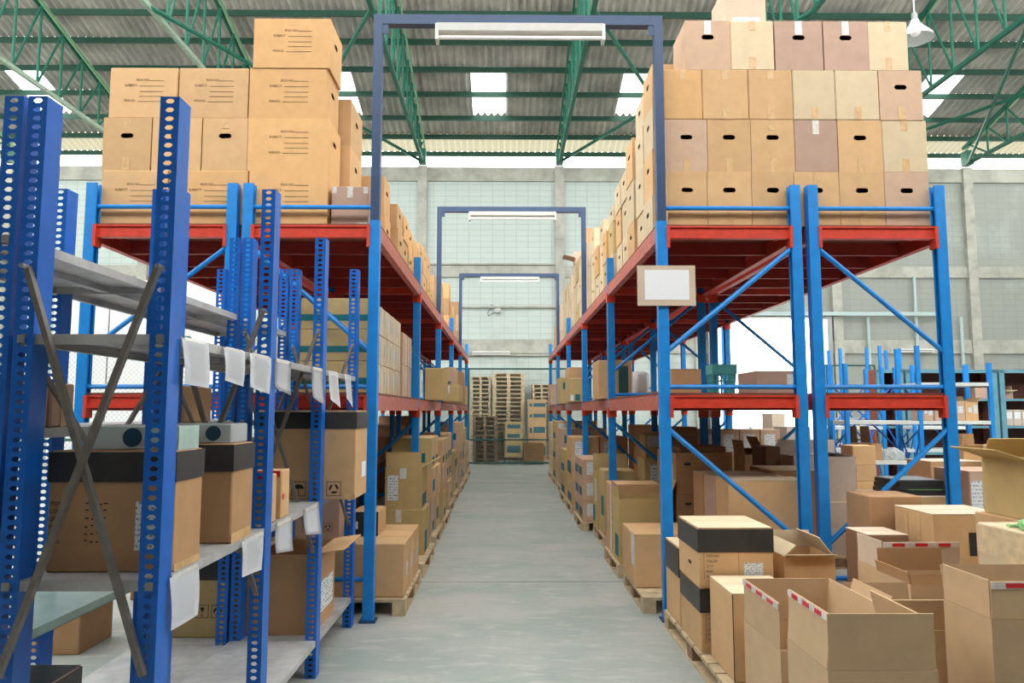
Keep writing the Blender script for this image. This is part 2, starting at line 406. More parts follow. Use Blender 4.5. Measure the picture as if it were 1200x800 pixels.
def rack(label, xa, xo):
    """xa: post line the braces rise from at eye level (aisle or outer side); xo: the other post line."""
    ox = (xa + xo) / 2; t = thing('pallet_rack', label, 'rack', (ox, Y0, 0), 0, 'pallet racks')
    a, o = xa - ox, xo - ox; s = 1 if o > a else -1
    lo, hi = min(a, o), max(a, o)
    aisle = xa in (XR1, XL1)
    for k, y in enumerate(FY):
        y -= Y0
        for x, sg in ((a, s), (o, -s)):
            h = D2 + .02 if (x == a and aisle and k in (0, 2, 4)) else FT
            link('post', post_mesh('rack_blue', h - .012, sg), t, (x, y, .012))
            blk('base_plate', 'navy', t, x - .06, x + .06, y - .065, y + .065, 0, .012)
            if k:
                for z in (D1, D2): blk('beam_collar', 'red', t, x - .048, x + .048, y - .048, y + .048, z - .21, z - .10)
        for z in ((D2 + .13, D1 + .045, .30) if k == 0 else (.30, D1 + .045)): rod('frame_tube', 'rack_blue', t, (lo + .036, y, z), (hi - .036, y, z), .018)
        rod('frame_brace', 'rack_blue', t, (a, y - .01, 1.975), (o, y - .01, 2.825), .02)
        rod('frame_brace', 'rack_blue', t, (a, y - .01, 1.425), (o, y - .01, .53), .02)
        for z in (D1, D2):
            blk('cross_beam', 'red', t, lo + .04, hi - .04, y - .02, y + .03, z - .115, z - .02)
            if k == 0:
                for zz in (z - .115, z - .032): blk('beam_lip', 'red', t, lo + .04, hi - .04, y - .035, y - .02, zz, zz + .012)
                for x in (lo + .045, hi - .045): blk('beam_bracket', 'red', t, x - .012, x + .012, y - .05, y + .04, z - .19, z - .02)
    for k in range(5):
        y0, y1 = FY[k] - Y0 + .045, FY[k + 1] - Y0 - .045
        for z in (D1, D2):
            for x, sg in ((a, s), (o, -s)):
                m = 'red_sheen' if (x == a and aisle) else 'red'
                blk('side_beam', m, t, x - sg * .03 - .008, x - sg * .03 + .008, y0, y1, z - .135, z - .018)
                for zz in (z - .135, z - .03): blk('beam_flange', m, t, x - sg * .03, x + sg * .02, y0, y1, zz, zz + .01)
            for j in range(1, 5): blk('joist', 'joist', t, lo + .03, hi - .03, FY[k] - Y0 + .551 * j - .02, FY[k] - Y0 + .551 * j + .02, z - .125, z - .018)
            for j in range(3):
                w0 = FY[k] - Y0 + BAY * j / 3; blk('deck_board', 'deck', t, lo - .035 * (0 if not aisle else 1), hi + .035 * (0 if not aisle else 1), w0 + .004, w0 + BAY / 3 - .004, z - .018, z)
    return t
# the deck boards run between the posts, so they are cut round them by being narrower than the post lines
rack('blue and red pallet rack along the right side of the aisle', XR1, XR2)
rack('outer blue and red pallet rack at right, backed against the aisle rack', XR4, XR3)
rack('blue and red pallet rack along the left side of the aisle', XL1, XL2)
rack('outer blue and red pallet rack at left, backed against the aisle rack', XL4, XL3)
# portal frames over the aisle with their lamps
PT = P(600, 20, Y0)[1]
def fluorescent(label, x0, x1, y, z, par=None, dz=.10):
    t = thing('fluorescent_light', label, 'light', ((x0 + x1) / 2, y, z), 0, 'fluorescent lamps')
    h = (x1 - x0) / 2
    bm = bmesh.new(); b_prism(bm, [(-.06, 0), (-.045, -.055), (.045, -.055), (.06, 0)], -h, h)
    hm = fin(bm, 'lamp_housing', 'white_metal'); o = link('housing', hm, t, (0, 0, 0), (math.pi / 2, 0, math.pi / 2))
    for s in (-1, 1): blk('end_cap', 'white_metal', t, s * h - .012, s * h + .012, -.05, .05, -.13, -.0)
    rod('tube', 'tube_glass', t, (-h + .01, -.012, -.10), (h - .01, -.012, -.10), .016, 10)
    return t
for k, wd in ((0, 'nearest'), (2, 'middle'), (4, 'farthest')):
    y = FY[k]
    t = thing('portal_frame', wd + ' navy steel portal frame spanning the aisle between the racks', 'frame', ((XL1 + XR1) / 2, y, D2 + .02), 0, 'portal frames')
    ox = (XL1 + XR1) / 2; h = PT - D2 - .02
    for x in (XL1, XR1): blk('portal_post', 'navy', t, x - ox - .034, x - ox + .034, -.036, .036, 0, h)
    blk('portal_beam', 'navy', t, XL1 - ox + .034, XR1 - ox - .034, -.036, .036, h - .08, h)
    for x in (XL1 + .05, XR1 - .05): blk('gusset', 'navy', t, x - ox - .03, x - ox + .03, -.03, -.024, h - .16, h - .08)
    fluorescent('white fluorescent lamp hung from the ' + wd + ' portal frame', X_at(508, Y0) + .0, X_at(712, Y0), y, PT - .08)
za = P(575, 412, WALLY)[1]; fluorescent('white fluorescent lamp on the back wall at the end of the aisle', X_at(554, WALLY), X_at(597, WALLY), WALLY - .2, za)
za = P(1070, 409, WALLY)[1]; fluorescent('white fluorescent lamp on the back wall at right above the cabinets', X_at(1053, WALLY), X_at(1093, WALLY), WALLY - .2, za)
# ---------------------------------------------------------------- cartons
BM = {}
def stadium(cx, cy, w, h, n=5):
    r = h / 2; pts = []
    for i in range(n + 1):
        a = -math.pi / 2 + math.pi * i / n; pts.append((cx + w / 2 - r + r * math.cos(a), cy + r * math.sin(a)))
    for i in range(n + 1):
        a = math.pi / 2 + math.pi * i / n; pts.append((cx - w / 2 + r + r * math.cos(a), cy + r * math.sin(a)))
    return pts
def body_mesh(m, sx, sy, sz, holes=''):
    k = (m, round(sx, 3), round(sy, 3), round(sz, 3), holes)
    if k in BM: return BM[k]
    bm = bmesh.new(); bv = .006
    vs = b_box(bm, -sx / 2, sx / 2, -sy / 2, sy / 2, 0, sz)
    if not holes: bmesh.ops.bevel(bm, geom=bm.edges[:], offset=bv, segments=1, affect='EDGES', clamp_overlap=True)
    else:
        bm.faces.ensure_lookup_table()
        for hface in holes:
            n = {'f': Vector((0, -1, 0)), 'r': Vector((1, 0, 0)), 'l': Vector((-1, 0, 0))}[hface]
            f = max(bm.faces, key=lambda f: f.calc_center_median().dot(n) * 10 - len(f.verts) * .001)
            f.normal_update(); es = list(f.edges); wd = min(.10, (sx if hface == 'f' else sy) * .29)
            pts = stadium(0, sz * .66, wd, wd * .40)
            lv = [bm.verts.new((p, -sy / 2, q)) if hface == 'f' else bm.verts.new(((sx / 2) * (1 if hface == 'r' else -1), p, q)) for p, q in pts]
            le = [bm.edges.new((lv[i], lv[(i + 1) % len(lv)])) for i in range(len(lv))]
            bmesh.ops.delete(bm, geom=[f], context='FACES_ONLY')
            bmesh.ops.triangle_fill(bm, use_beauty=True, use_dissolve=False, edges=es + le)
    BM[k] = fin(bm, 'carton_body', m); return BM[k]
def on_face(par, name, m, dims, face, f0, f1, g0, g1, lift=.0015, th=.0015):
    """A thin flat piece on a face; f, g are fractions across and up the face."""
    sx, sy, sz = dims
    e = lift
    if face == 'f': return blk(name, m, par, -sx / 2 + sx * f0, -sx / 2 + sx * f1, -sy / 2 - e - th, -sy / 2 - e, sz * g0, sz * g1)
    if face == 'r': return blk(name, m, par, sx / 2 + e, sx / 2 + e + th, -sy / 2 + sy * f0, -sy / 2 + sy * f1, sz * g0, sz * g1)
    if face == 'l': return blk(name, m, par, -sx / 2 - e - th, -sx / 2 - e, -sy / 2 + sy * f0, -sy / 2 + sy * f1, sz * g0, sz * g1)
    return blk(name, m, par, -sx / 2 + sx * f0, -sx / 2 + sx * f1, -sy / 2 + sy * g0, -sy / 2 + sy * g1, sz + e, sz + e + th)
# printed lettering, one mesh per form, shared
TXT = {}
def text_mesh(s, size):
    cu = bpy.data.curves.new('lettering', 'FONT'); cu.body = s; cu.size = size
    o = bpy.data.objects.new('lettering', cu); COL.objects.link(o)
    bpy.context.view_layer.update()
    me = bpy.data.meshes.new_from_object(o.evaluated_get(bpy.context.evaluated_depsgraph_get()))
    bpy.data.objects.remove(o); return me
def form_mesh(kind):
    if kind in TXT: return TXT[kind]
    bm = bmesh.new()
    def put(s, size, x, y):
        me = text_mesh(s, size); n0 = len(bm.verts); bm.from_mesh(me); bm.verts.ensure_lookup_table()
        for v in bm.verts[n0:]: v.co = Vector((v.co.x + x, 0, v.co.y + y))
        bpy.data.meshes.remove(me)
    def line(x0, x1, y, t=.0035):
        bm.faces.new([bm.verts.new(c) for c in ((x0, 0, y), (x1, 0, y), (x1, 0, y + t), (x0, 0, y + t))])
    if kind == 'archive':
        put('BOX NO.', .026, -.06, .09); line(.045, .16, .09)
        put('SUBJECT', .026, -.15, .045); line(-.03, .16, .045)
        line(-.03, .16, .0); line(-.03, .16, -.04); put('PERIOD', .026, -.15, -.082); line(-.04, .16, -.082)
    elif kind == 'item':
        for i, s in enumerate(('ITEM NO.', 'COLOR', "Q'TY", 'N.W.', 'G.W.', 'MEAS.')): put(s, .022, -.10, .085 - .033 * i)
        for x in (-.115, .115):
            bm.faces.new([bm.verts.new(c) for c in ((x, 0, -.11), (x + .002, 0, -.11), (x + .002, 0, .12), (x, 0, .12))])
        line(-.115, .117, -.11, .002); line(-.115, .117, .118, .002)
    elif kind == 'scrawl':
        for i, s in enumerate(('ITEM NO', 'COLOR', 'QTY', 'N.W.', 'G.W.', 'MEAS')): put(s, .017, -.12, .06 - .025 * i)
        for i in range(6):
            x = .0
            for j in range(4): line(x, x + random.uniform(.008, .016), .062 - .025 * i + random.uniform(-.002, .006), .004); x += .02
    elif kind == 'icons':
        def rect(x, y, s, t=.003):
            line(x, x + s, y, t); line(x, x + s, y + s - t, t)
            for xx in (x, x + s - t): bm.faces.new([bm.verts.new(c) for c in ((xx, 0, y), (xx + t, 0, y), (xx + t, 0, y + s), (xx, 0, y + s))])
        for i in range(3): rect(-.12 + .085 * i, -.035, .07)
        dome = [(-.085 + .026 * math.cos(a), 0, .0 + .022 * math.sin(a)) for a in [math.pi * j / 8 for j in range(9)]]
        bm.faces.new([bm.verts.new(c) for c in dome]); line(-.0865, -.0835, -.025, .027)
        bm.faces.new([bm.verts.new(c) for c in ((-.012, 0, .022), (.012, 0, .022), (.003, 0, -.002), (-.003, 0, -.002))]); line(-.0015, .0015, -.022, .02); line(-.01, .01, -.024)
        for j in range(3):
            a = 2 * math.pi * j / 3; c, s = math.cos(a), math.sin(a)
            bm.faces.new([bm.verts.new((.085 + x * c - y * s, 0, x * s + y * c)) for x, y in ((-.012, -.022), (.010, -.022), (.020, -.012), (.010, -.012), (-.010, -.012))])
    elif kind == 'bars':
        for i in range(9): line(-.05, -.05 + random.uniform(.04, .1), .05 - .012 * i, .006)
    bmesh.ops.triangulate(bm, faces=bm.faces)
    me = bpy.data.meshes.new('print_' + kind); bm.to_mesh(me); bm.free(); me.materials.append(MATS['ink'] if kind == 'archive' else MATS['ink_black']); TXT[kind] = me; return me
def print_on(par, dims, face, kind, fx, fz, sc=1.):
    sx, sy, sz = dims
    if face == 'f': o = link('print', form_mesh(kind), par, (-sx / 2 + sx * fx, -sy / 2 - .002, sz * fz))
    else: o = link('print', form_mesh(kind), par, (sx / 2 + .002, -sy / 2 + sy * fx, sz * fz), (0, 0, math.pi / 2))
    o.scale = (sc, sc, sc); return o
def carton(label, x0, x1, y0, y1, z0, z1, c='tan', holes='', tape='', form=None, lab=(), patch=(), band=None, group=None, rz=0, name='cardboard_box', flaps=False, top=None):
    dims = (x1 - x0, y1 - y0, z1 - z0); sx, sy, sz = dims
    t = thing(name, label, 'box', ((x0 + x1) / 2, (y0 + y1) / 2, z0 + .0005), rz, group)
    link('body', body_mesh('card_' + c, sx, sy, sz - .001, holes), t)
    w = min(.055, sx * .15) / sx; wt = 'tape' if c not in ('brown', 'dark') else 'tape_pale'
    for ch in tape:
        if ch == 't': on_face(t, 'tape', wt, dims, 'f', .5 - w / 2, .5 + w / 2, .80, .993)
        if ch == 'b': on_face(t, 'tape', wt, dims, 'f', .5 - w / 2, .5 + w / 2, .004, .26)
        if ch == 'v': on_face(t, 'tape', wt, dims, 'f', .5 - w / 2, .5 + w / 2, .004, .993)
        if ch == 'T': on_face(t, 'tape', wt, dims, 't', .5 - w / 2, .5 + w / 2, .01, .99)
        if ch == 'W': on_face(t, 'tape', 'tape_clear', dims, 'f', .5 - w / 2, .5 + w / 2, .72, .993)
        if ch == 'R': on_face(t, 'tape', 'tape_red', dims, 't', .5 - w / 2, .5 + w / 2, .01, .99)
        if ch == 'r': on_face(t, 'tape', 'tape_clear', dims, 'r', .35, .65, .78, .993)
        if ch == 'c':
            for yy in (.02, .8): on_face(t, 'tape', wt, dims, 'f', yy, yy + .18, .01, .14)
    if form: print_on(t, dims, *form)
    for f_, a, b_, g, h in lab: on_face(t, 'shipping_label', 'label_print', dims, f_, a, b_, g, h)
    for m, f_, a, b_, g, h in patch: on_face(t, 'printed_patch', m, dims, f_, a, b_, g, h, .0012)
    if band:
        bm = bmesh.new(); e = .002; zb = sz * band
        for q in ((-sx / 2 - e - .002, sx / 2 + e + .002, -sy / 2 - e - .002, -sy / 2 - e), (-sx / 2 - e - .002, sx / 2 + e + .002, sy / 2 + e, sy / 2 + e + .002), (-sx / 2 - e - .002, -sx / 2 - e, -sy / 2 - e, sy / 2 + e), (sx / 2 + e, sx / 2 + e + .002, -sy / 2 - e, sy / 2 + e)): b_box(bm, *q, zb, sz - .004)
        link('black_band', fin(bm, 'black_band', 'band'), t)
    if flaps:
        for s in (-1, 1):
            o = blk('top_flap', 'card_' + (top or c), t, -sx / 2 + .001, sx / 2 - .001, .003 if s > 0 else -sy / 2 + .001, sy / 2 - .001 if s > 0 else -.003, sz + .0005, sz + .0055)
    return t
def flap_mesh(m, wd, ln, th=.006, taper=.0):
    k = ('flap', m, round(wd, 3), round(ln, 3), taper)
    if k not in BM:
        bm = bmesh.new(); n = 4
        rows_ = []
        for i in range(n + 1):
            f = i / n; bow = .012 * math.sin(math.pi * f) * ln
            rows_.append([[bm.verts.new((x * (1 - taper * f), s * th / 2 + bow, ln * f)) for x in (-wd / 2, wd / 2)] for s in (-1, 1)])
        for i in range(n):
            A, B = rows_[i], rows_[i + 1]
            bm.faces.new((A[0][0], A[0][1], B[0][1], B[0][0])); bm.faces.new((A[1][1], A[1][0], B[1][0], B[1][1]))
            bm.faces.new((A[0][1], A[1][1], B[1][1], B[0][1])); bm.faces.new((A[1][0], A[0][0], B[0][0], B[1][0]))
        bm.faces.new((rows_[0][0][0], rows_[0][1][0], rows_[0][1][1], rows_[0][0][1])); bm.faces.new((rows_[n][0][0], rows_[n][0][1], rows_[n][1][1], rows_[n][1][0]))
        BM[k] = fin(bm, 'flap', m)
    return BM[k]
def open_carton(label, x0, x1, y0, y1, z0, z1, c='tan', fl=(('f', .2, 0), ('b', .2, 0), ('l', .2, 0), ('r', .2, 0)), inner=None, group=None, rz=0, tape=(), lab=(), patch=(), form=None, fill=None, name='open_cardboard_box'):
    """fl: (side, length, outward lean in degrees)."""
    dims = (x1 - x0, y1 - y0, z1 - z0); sx, sy, sz = dims; t = .006; m = 'card_' + c
    o = thing(name, label, 'box', ((x0 + x1) / 2, (y0 + y1) / 2, z0 + .0005), rz, group)
    bm = bmesh.new()
    for q in ((-sx / 2, sx / 2, -sy / 2, -sy / 2 + t), (-sx / 2, sx / 2, sy / 2 - t, sy / 2), (-sx / 2, -sx / 2 + t, -sy / 2 + t, sy / 2 - t), (sx / 2 - t, sx / 2, -sy / 2 + t, sy / 2 - t)): b_box(bm, *q, 0, sz)
    b_box(bm, -sx / 2 + t, sx / 2 - t, -sy / 2 + t, sy / 2 - t, 0, t)
    link('body', fin(bm, 'carton_walls', m), o)
    for side, ln, lean in fl:
        a = math.radians(lean); wd = (sx if side in 'fb' else sy) - .012
        loc, rotz = {'f': ((0, -sy / 2 + t / 2, sz + .003), 0), 'b': ((0, sy / 2 - t / 2, sz + .003), math.pi), 'l': ((-sx / 2 + t / 2, 0, sz + .003), -math.pi / 2), 'r': ((sx / 2 - t / 2, 0, sz + .003), math.pi / 2)}[side]
        f = link('flap', flap_mesh('card_' + (inner or c), wd, ln), o, loc); f.rotation_euler = Euler((a, 0, rotz), 'XYZ')
        for sd, kind in tape:
            if sd == side:
                tp = blk('tape', 'tape_clear', f, -wd / 2, wd / 2, -.0065, -.0045, ln - .028, ln - .002)
                for j in range(3):
                    xx = -wd / 2 + wd * (.12 + .3 * j); blk('tape_print', 'tape_red', f, xx, xx + wd * .16, -.0085, -.0068, ln - .024, ln - .006)
    for f_, a, b_, g, h in lab: on_face(o, 'shipping_label', 'label_print', dims, f_, a, b_, g, h)
    for mm, f_, a, b_, g, h in patch: on_face(o, 'printed_patch', mm, dims, f_, a, b_, g, h, .0012)
    if form: print_on(o, dims, *form)
    return o
def px(u0, v0, u1, v1, Y):                               # X0, X1, Z0, Z1 of a front face at distance Y
    um, vm = (u0 + u1) / 2, (v0 + v1) / 2
    return P(u0, vm, Y)[0], P(u1, vm, Y)[0], P(um, v1, Y)[1], P(um, v0, Y)[1]
G = .004
# ---------------------------------------------------------------- boxes on the upper decks
PAL = ['tan', 'orange', 'tan', 'pink', 'cream']
def row(us, v0, v1, Y, D, z0, z1, cols, deck, rowname, holes, tapes, forms=None):
    n = len(us)
    for i, (u0, u1) in enumerate(us):
        a, c, _, _ = px(u0, v0, u1, v1, Y)
        carton('%s box, %s of the front %s stack, %s from left' % ({'tan': 'tan', 'orange': 'orange-tan', 'pink': 'pinkish', 'cream': 'cream', 'mauve': 'mauve', 'pale': 'pale', 'khaki': 'khaki', 'brown': 'brown'}[cols[i]], rowname, deck, NTH[i]),
               a + G / 2, c - G / 2, Y, Y + D, z0, z1, cols[i], holes[i], tapes[i], None if not forms else forms[i], group='archive boxes on the ' + deck + ' deck')
YF = Y0 + .055
zr = [D2] + [P(600, v, YF)[1] for v in (200, 138.5, 80, 22)]
RD = 'upper right'
row([(782, 829), (829, 881), (881, 931), (931, 984), (984, 1037), (1037, 1089)], 200, 262, YF, .42, zr[0], zr[1], ['tan', 'tan', 'tan', 'tan', 'tan', 'pink'], RD, 'bottom row', ['f', 'f', 'f', 'f', 'f', 'f'], ['', 'b', 'b', 'tb', 'b', ''])
row([(780, 829), (829, 880), (880, 931), (931, 982), (982, 1034), (1034, 1087)], 138, 200, YF + .01, .42, zr[1], zr[2], ['pink', 'tan', 'tan', 'mauve', 'tan', 'cream'], RD, 'second row', ['f', 'f', 'f', '', 'f', ''], ['b', 'b', 'tb', 'W', 'b', 'tb'])
row([(778, 823), (823, 877), (877, 929), (929, 979), (979, 1030), (1030, 1081)], 80, 138, YF + .005, .42, zr[2], zr[3], ['orange', 'tan', 'tan', 'cream', 'cream', 'pink'], RD, 'third row', ['', '', '', '', '', 'f'], ['t', 'tb', 'tb', 'b', 'b', 'b'])
row([(803, 856), (856, 907), (908, 964), (965, 1017), (1017, 1064)], 22, 80, YF + .01, .42, zr[3], zr[4], ['pink', 'cream', 'mauve', 'mauve', 'cream'], RD, 'top row', ['f', '', 'f', 'f', ''], ['W', 'tb', 'W', 'W', 'tb'])
a, c, _, _ = px(850, -20, 897, 20, YF + .1)
carton('single pale box with a white label on top of the upper right stack', a, c, YF + .1, YF + .5, zr[4], zr[4] + .36, 'pale', tape='t', lab=(('f', .16, .84, .03, .22),))
LD = 'upper left'
ARC = ('f', 'archive', .5, .52, 1.)
zl = [D2] + [P(600, v, YF)[1] for v in (201, 139, 80, 22.5)]
row([(118, 196), (197, 290), (291, 384)], 200, 262, YF, .42, zl[0], zl[1], ['tan', 'orange', 'orange'], LD, 'bottom row', ['', '', 'r'], ['', '', ''], [ARC, ARC, ARC])
row([(120, 177), (178, 236), (237, 290), (290, 385)], 138, 200, YF + .01, .42, zl[1], zl[2], ['tan', 'tan', 'tan', 'orange'], LD, 'second row', ['f', 'f', 'f', 'r'], ['tb', 'b', 't', ''], [None, None, None, ARC])
row([(128, 208), (209, 291), (292, 383)], 80, 138, YF + .02, .42, zl[2], zl[3], ['tan', 'tan', 'orange'], LD, 'third row', ['', '', 'r'], ['', '', ''], [ARC, ARC, ARC])
row([(297, 387)], 22, 80, YF + .01, .42, zl[3], zl[4], ['orange'], LD, 'top row', ['r'], [''], [ARC])
a, c, _, z1 = px(387, 217, 431, 262, YF)
carton('small dented brown box taped with clear tape beside the front left stack', a, c, YF + .03, YF + .4, D2, z1, 'mauve', tape='W', patch=(('tape_clear', 'f', .02, .14, .82, .99), ('tape_clear', 'f', .86, .98, .82, .99), ('tape_clear', 'f', .7, .98, .02, .1)))
# second column behind the left stack
zz = [D2, D2 + .41, D2 + .82, D2 + 1.23]
for i in range(3):
    a, c = X_at(350, 6.12), X_at(404 - (i == 0) * 4, 6.12)
    carton('tan hand-holed box stacked just behind the upper left front stack, %s row' % ORD[i], a, c, 6.12, 6.62, zz[i], zz[i + 1], 'tan', 'r', group='second stack on the upper left deck')
# boxes along the aisle edge of the upper decks
def aisle_stack(deck, side, k, y0, y1, tops, wd, cols, inset=.0, hole='r'):
    xe = (XL1 + .0 - inset) if side == 'l' else (XR1 - .0 + inset)
    z = D2
    for i, h in enumerate(tops):
        j = random.uniform(0, .02)
        a, c = (xe - wd - j, xe - j) if side == 'l' else (xe + j, xe + wd + j)
        carton('%s box, %s, %s aisle-edge stack from the front, %s layer' % (cols[i % len(cols)], deck, NTH[k], 'bottom' if i == 0 else ORD[i]),
               a, c, y0 + random.uniform(0, .02), y1 - random.uniform(0, .02), z, z + h, {'orange-tan': 'orange'}.get(cols[i % len(cols)], cols[i % len(cols)]), 'r' if side == 'l' and hole else ('l' if hole else ''), random.choice(['t', 'b', '', 'tb']), group='boxes along the aisle edge, ' + deck)
        z += h
L = [(6.66, 7.02, [.37, .36], .42, ['orange-tan', 'tan'], .10), (7.06, 7.44, [.34, .24], .38, ['tan'], .04), (7.48, 7.86, [.33, .25], .38, ['tan', 'orange-tan'], .04), (7.90, 8.26, [.3, .26], .36, ['orange-tan'], .04),
     (8.45, 8.9, [.56], .46, ['orange-tan'], .06), (8.95, 9.4, [.34, .3], .36, ['tan'], .05), (9.45, 9.9, [.34, .36], .36, ['tan', 'orange-tan'], .05), (9.95, 10.4, [.35, .33], .36, ['tan'], .05), (10.45, 10.85, [.35], .36, ['tan'], .05),
     (11.2, 11.65, [.36, .28], .4, ['tan'], .08), (11.8, 12.3, [.38], .4, ['tan'], .08), (12.6, 13.1, [.4, .38], .4, ['tan'], .08), (13.95, 14.5, [.38, .32, .3], .42, ['orange-tan', 'brown', 'orange-tan'], .06), (14.6, 15.1, [.38, .36], .42, ['orange-tan'], .06),
     (15.5, 16.0, [.4, .38], .42, ['tan'], .05), (16.9, 17.4, [.4, .38, .3], .42, ['brown', 'tan'], .06), (17.6, 18.1, [.4, .38], .42, ['tan'], .06)]
for k, (a, c, t, w_, cl, ins) in enumerate(L): aisle_stack('upper left deck', 'l', k, a, c, t, w_, cl, ins)
R = [(6.1, 6.52, [.4, .4, .385, .37], .42, ['cream', 'tan'], .04), (6.55, 6.97, [.4, .4, .385, .3], .42, ['cream'], .05), (7.0, 7.4, [.42, .40, .42], .4, ['tan', 'cream'], .03), (7.44, 7.84, [.4, .38, .3], .4, ['cream'], .05), (7.88, 8.26, [.4, .38, .3], .4, ['cream', 'tan'], .05),
     (8.45, 8.86, [.4, .39, .2], .4, ['cream', 'khaki'], .05), (8.9, 9.3, [.4, .38], .4, ['khaki', 'orange-tan'], .04), (9.34, 9.74, [.36, .38, .3], .4, ['cream'], .05), (9.8, 10.2, [.4, .4], .4, ['cream', 'orange-tan'], .05), (10.25, 10.65, [.4, .4, .36], .4, ['cream'], .05), (11.2, 11.6, [.4, .4, .36], .4, ['cream'], .05),
     (11.65, 12.05, [.4, .4, .36, .34], .4, ['cream', 'tan'], .05), (12.1, 12.5, [.4, .4, .36], .4, ['cream'], .05), (12.55, 12.95, [.4, .4, .36], .4, ['khaki', 'cream'], .05), (13.0, 13.4, [.4, .4, .36], .4, ['cream'], .05), (13.98, 14.4, [.4, .4, .36], .4, ['cream'], .05), (14.45, 14.9, [.4, .4, .33], .4, ['cream'], .05),
     (14.95, 15.4, [.4, .4, .3], .4, ['khaki', 'cream'], .05), (15.45, 15.9, [.4, .4, .36], .4, ['cream'], .05), (16.75, 17.2, [.4, .4, .2], .4, ['cream'], .05), (17.3, 17.75, [.4, .38], .4, ['tan'], .05), (18.2, 18.7, [.4, .3], .4, ['tan', 'orange-tan'], .05)]
for k, (a, c, t, w_, cl, ins) in enumerate(R): aisle_stack('upper right deck', 'r', k, a, c, t, w_, cl, ins)
# an open box with spread flaps high on the right stack
open_carton('open box with spread flaps high on the right stacks near the middle portal', XR1 + .06, XR1 + .44, 13.0, 13.4, D2 + 1.165, D2 + 1.3, 'pink', fl=(('l', .22, 75), ('r', .22, 30), ('b', .2, 10)))
# ---------------------------------------------------------------- boxes on the middle decks
# left: teal-banded cartons, three rows
h = (P(400, 349, Y0 + .1)[1] - D1) / 3
yy = [5.70 + .335 * i for i in range(6)]
for r in range(3):
    for i in range(5):
        carton('teal-banded carton, left middle deck, %s row, %s from the front' % (ORD[r], NTH[i]), XL1 - .62, XL1 - .045, yy[i], yy[i + 1] - G, D1 + h * r, D1 + h * (r + 1), 'cream' if i else 'khaki', tape='', lab=(), group='teal-banded cartons',
               patch=(('teal', 'f', .0, 1., .28, .48),) * (i == 0) + (('tape_clear', 'r', .42, .58, .01, .99), ('paper_grey', 'r', .1, .3, .3, .8)) )
for r in range(2):
    for i, (a, c) in enumerate(((7.45, 7.8), (7.82, 8.15))):
        carton('pinkish teal-patched carton, left middle deck, %s row, %s' % (ORD[r], ['nearer', 'farther'][i]), XL1 - .5, XL1 - .03, a, c, D1 + .33 * r, D1 + .33 * (r + 1), 'pink', patch=(('teal', 'f', .62, .78, .3, .62), ('tape_clear', 'r', .4, .6, .0, .98)), group='teal-patched cartons')
def mid(label, u0, v0, u1, Y, D, c, **kw):
    a, b_, _, z1 = px(u0, v0, u1, 465, Y); return carton(label, a, b_, Y, Y + D, D1, z1, c, **kw)
mid('khaki carton on the left middle deck behind the pinkish cartons', 498, 431, 520, 9.5, .7, 'khaki')
mid('low tan carton with a label on the left middle deck, halfway back', 519, 450, 539, 11.3, .7, 'khaki', lab=(('f', .08, .4, .5, .9),))
mid('tall pinkish carton with blue patch on the left middle deck, far back', 521, 430, 533, 12.6, .8, 'pink', patch=(('blue_print', 'f', .1, .6, .35, .6),))
mid('round-shouldered brown carton on the left middle deck, farthest back', 533, 435, 542, 15.0, .8, 'brown', patch=(('teal', 'f', .5, .9, .3, .6),))
mid('small tan carton at the far end of the left middle deck', 540, 452, 546, 17.3, .8, 'tan')
# right middle deck
mid('low brown carton behind the front post on the right middle deck', 786, 433, 822, 6.5, .5, 'brown', flaps=True)
mid('pinkish carton with a white label on the right middle deck by the double post', 887, 434, 936, 6.1, .5, 'mauve', lab=(('f', .72, 1., .32, .85),))
mid('large carton with a dark teal panel on the right middle deck', 701, 422, 741, 8.6, .55, 'tan', patch=(('dark_teal', 'f', .60, .88, .1, .85), ('tape_clear', 'f', .96, 1., .0, 1.)))
mid('khaki carton with small teal square on the right middle deck', 668, 443, 688, 11.4, .6, 'khaki', patch=(('teal', 'f', .3, .58, .05, .32), ('paper', 'f', .02, .2, .05, .3)))
mid('tan carton with a blue strip standing behind the khaki carton, right middle deck', 667, 430, 688, 12.3, .8, 'tan', patch=(('blue_print', 'f', .2, .95, .32, .5),))
mid('narrow tan carton with teal corner on the right middle deck', 656, 442, 665, 14.3, .8, 'khaki', patch=(('teal', 'f', .4, .9, .55, .8),))
mid('tall tan carton at the far end of the right middle deck', 645, 450, 653, 17.5, .8, 'pink')
a, c, _, z1 = px(743, 434, 764, 466, 9.4)
t = thing('plastic_sack', 'large white plastic sack on the right middle deck', 'sack', ((a + c) / 2, 9.7, D1))
bm = bmesh.new(); bmesh.ops.create_uvsphere(bm, u_segments=16, v_segments=10, radius=.5)
for v in bm.verts:
    n = v.co.normalized(); k = 1 + .05 * math.sin(9 * math.atan2(n.y, n.x)); e = (abs(n.x) ** 6 + abs(n.y) ** 6 + abs(n.z) ** 6) ** (-1 / 6)
    v.co = Vector((n.x * e * .42 * k, n.y * e * .42 * k, n.z * e * .47 + .47))
o = link('sack_body', fin(bm, 'sack', 'white', True), t); o.scale = ((c - a) / .84, .6, (z1 - D1) / .94)
carton('small brown carton beside the white sack, right middle deck', *px(759, 456, 768, 465, 9.3)[:2], 9.05, 9.3, D1, D1 + .10, 'brown')
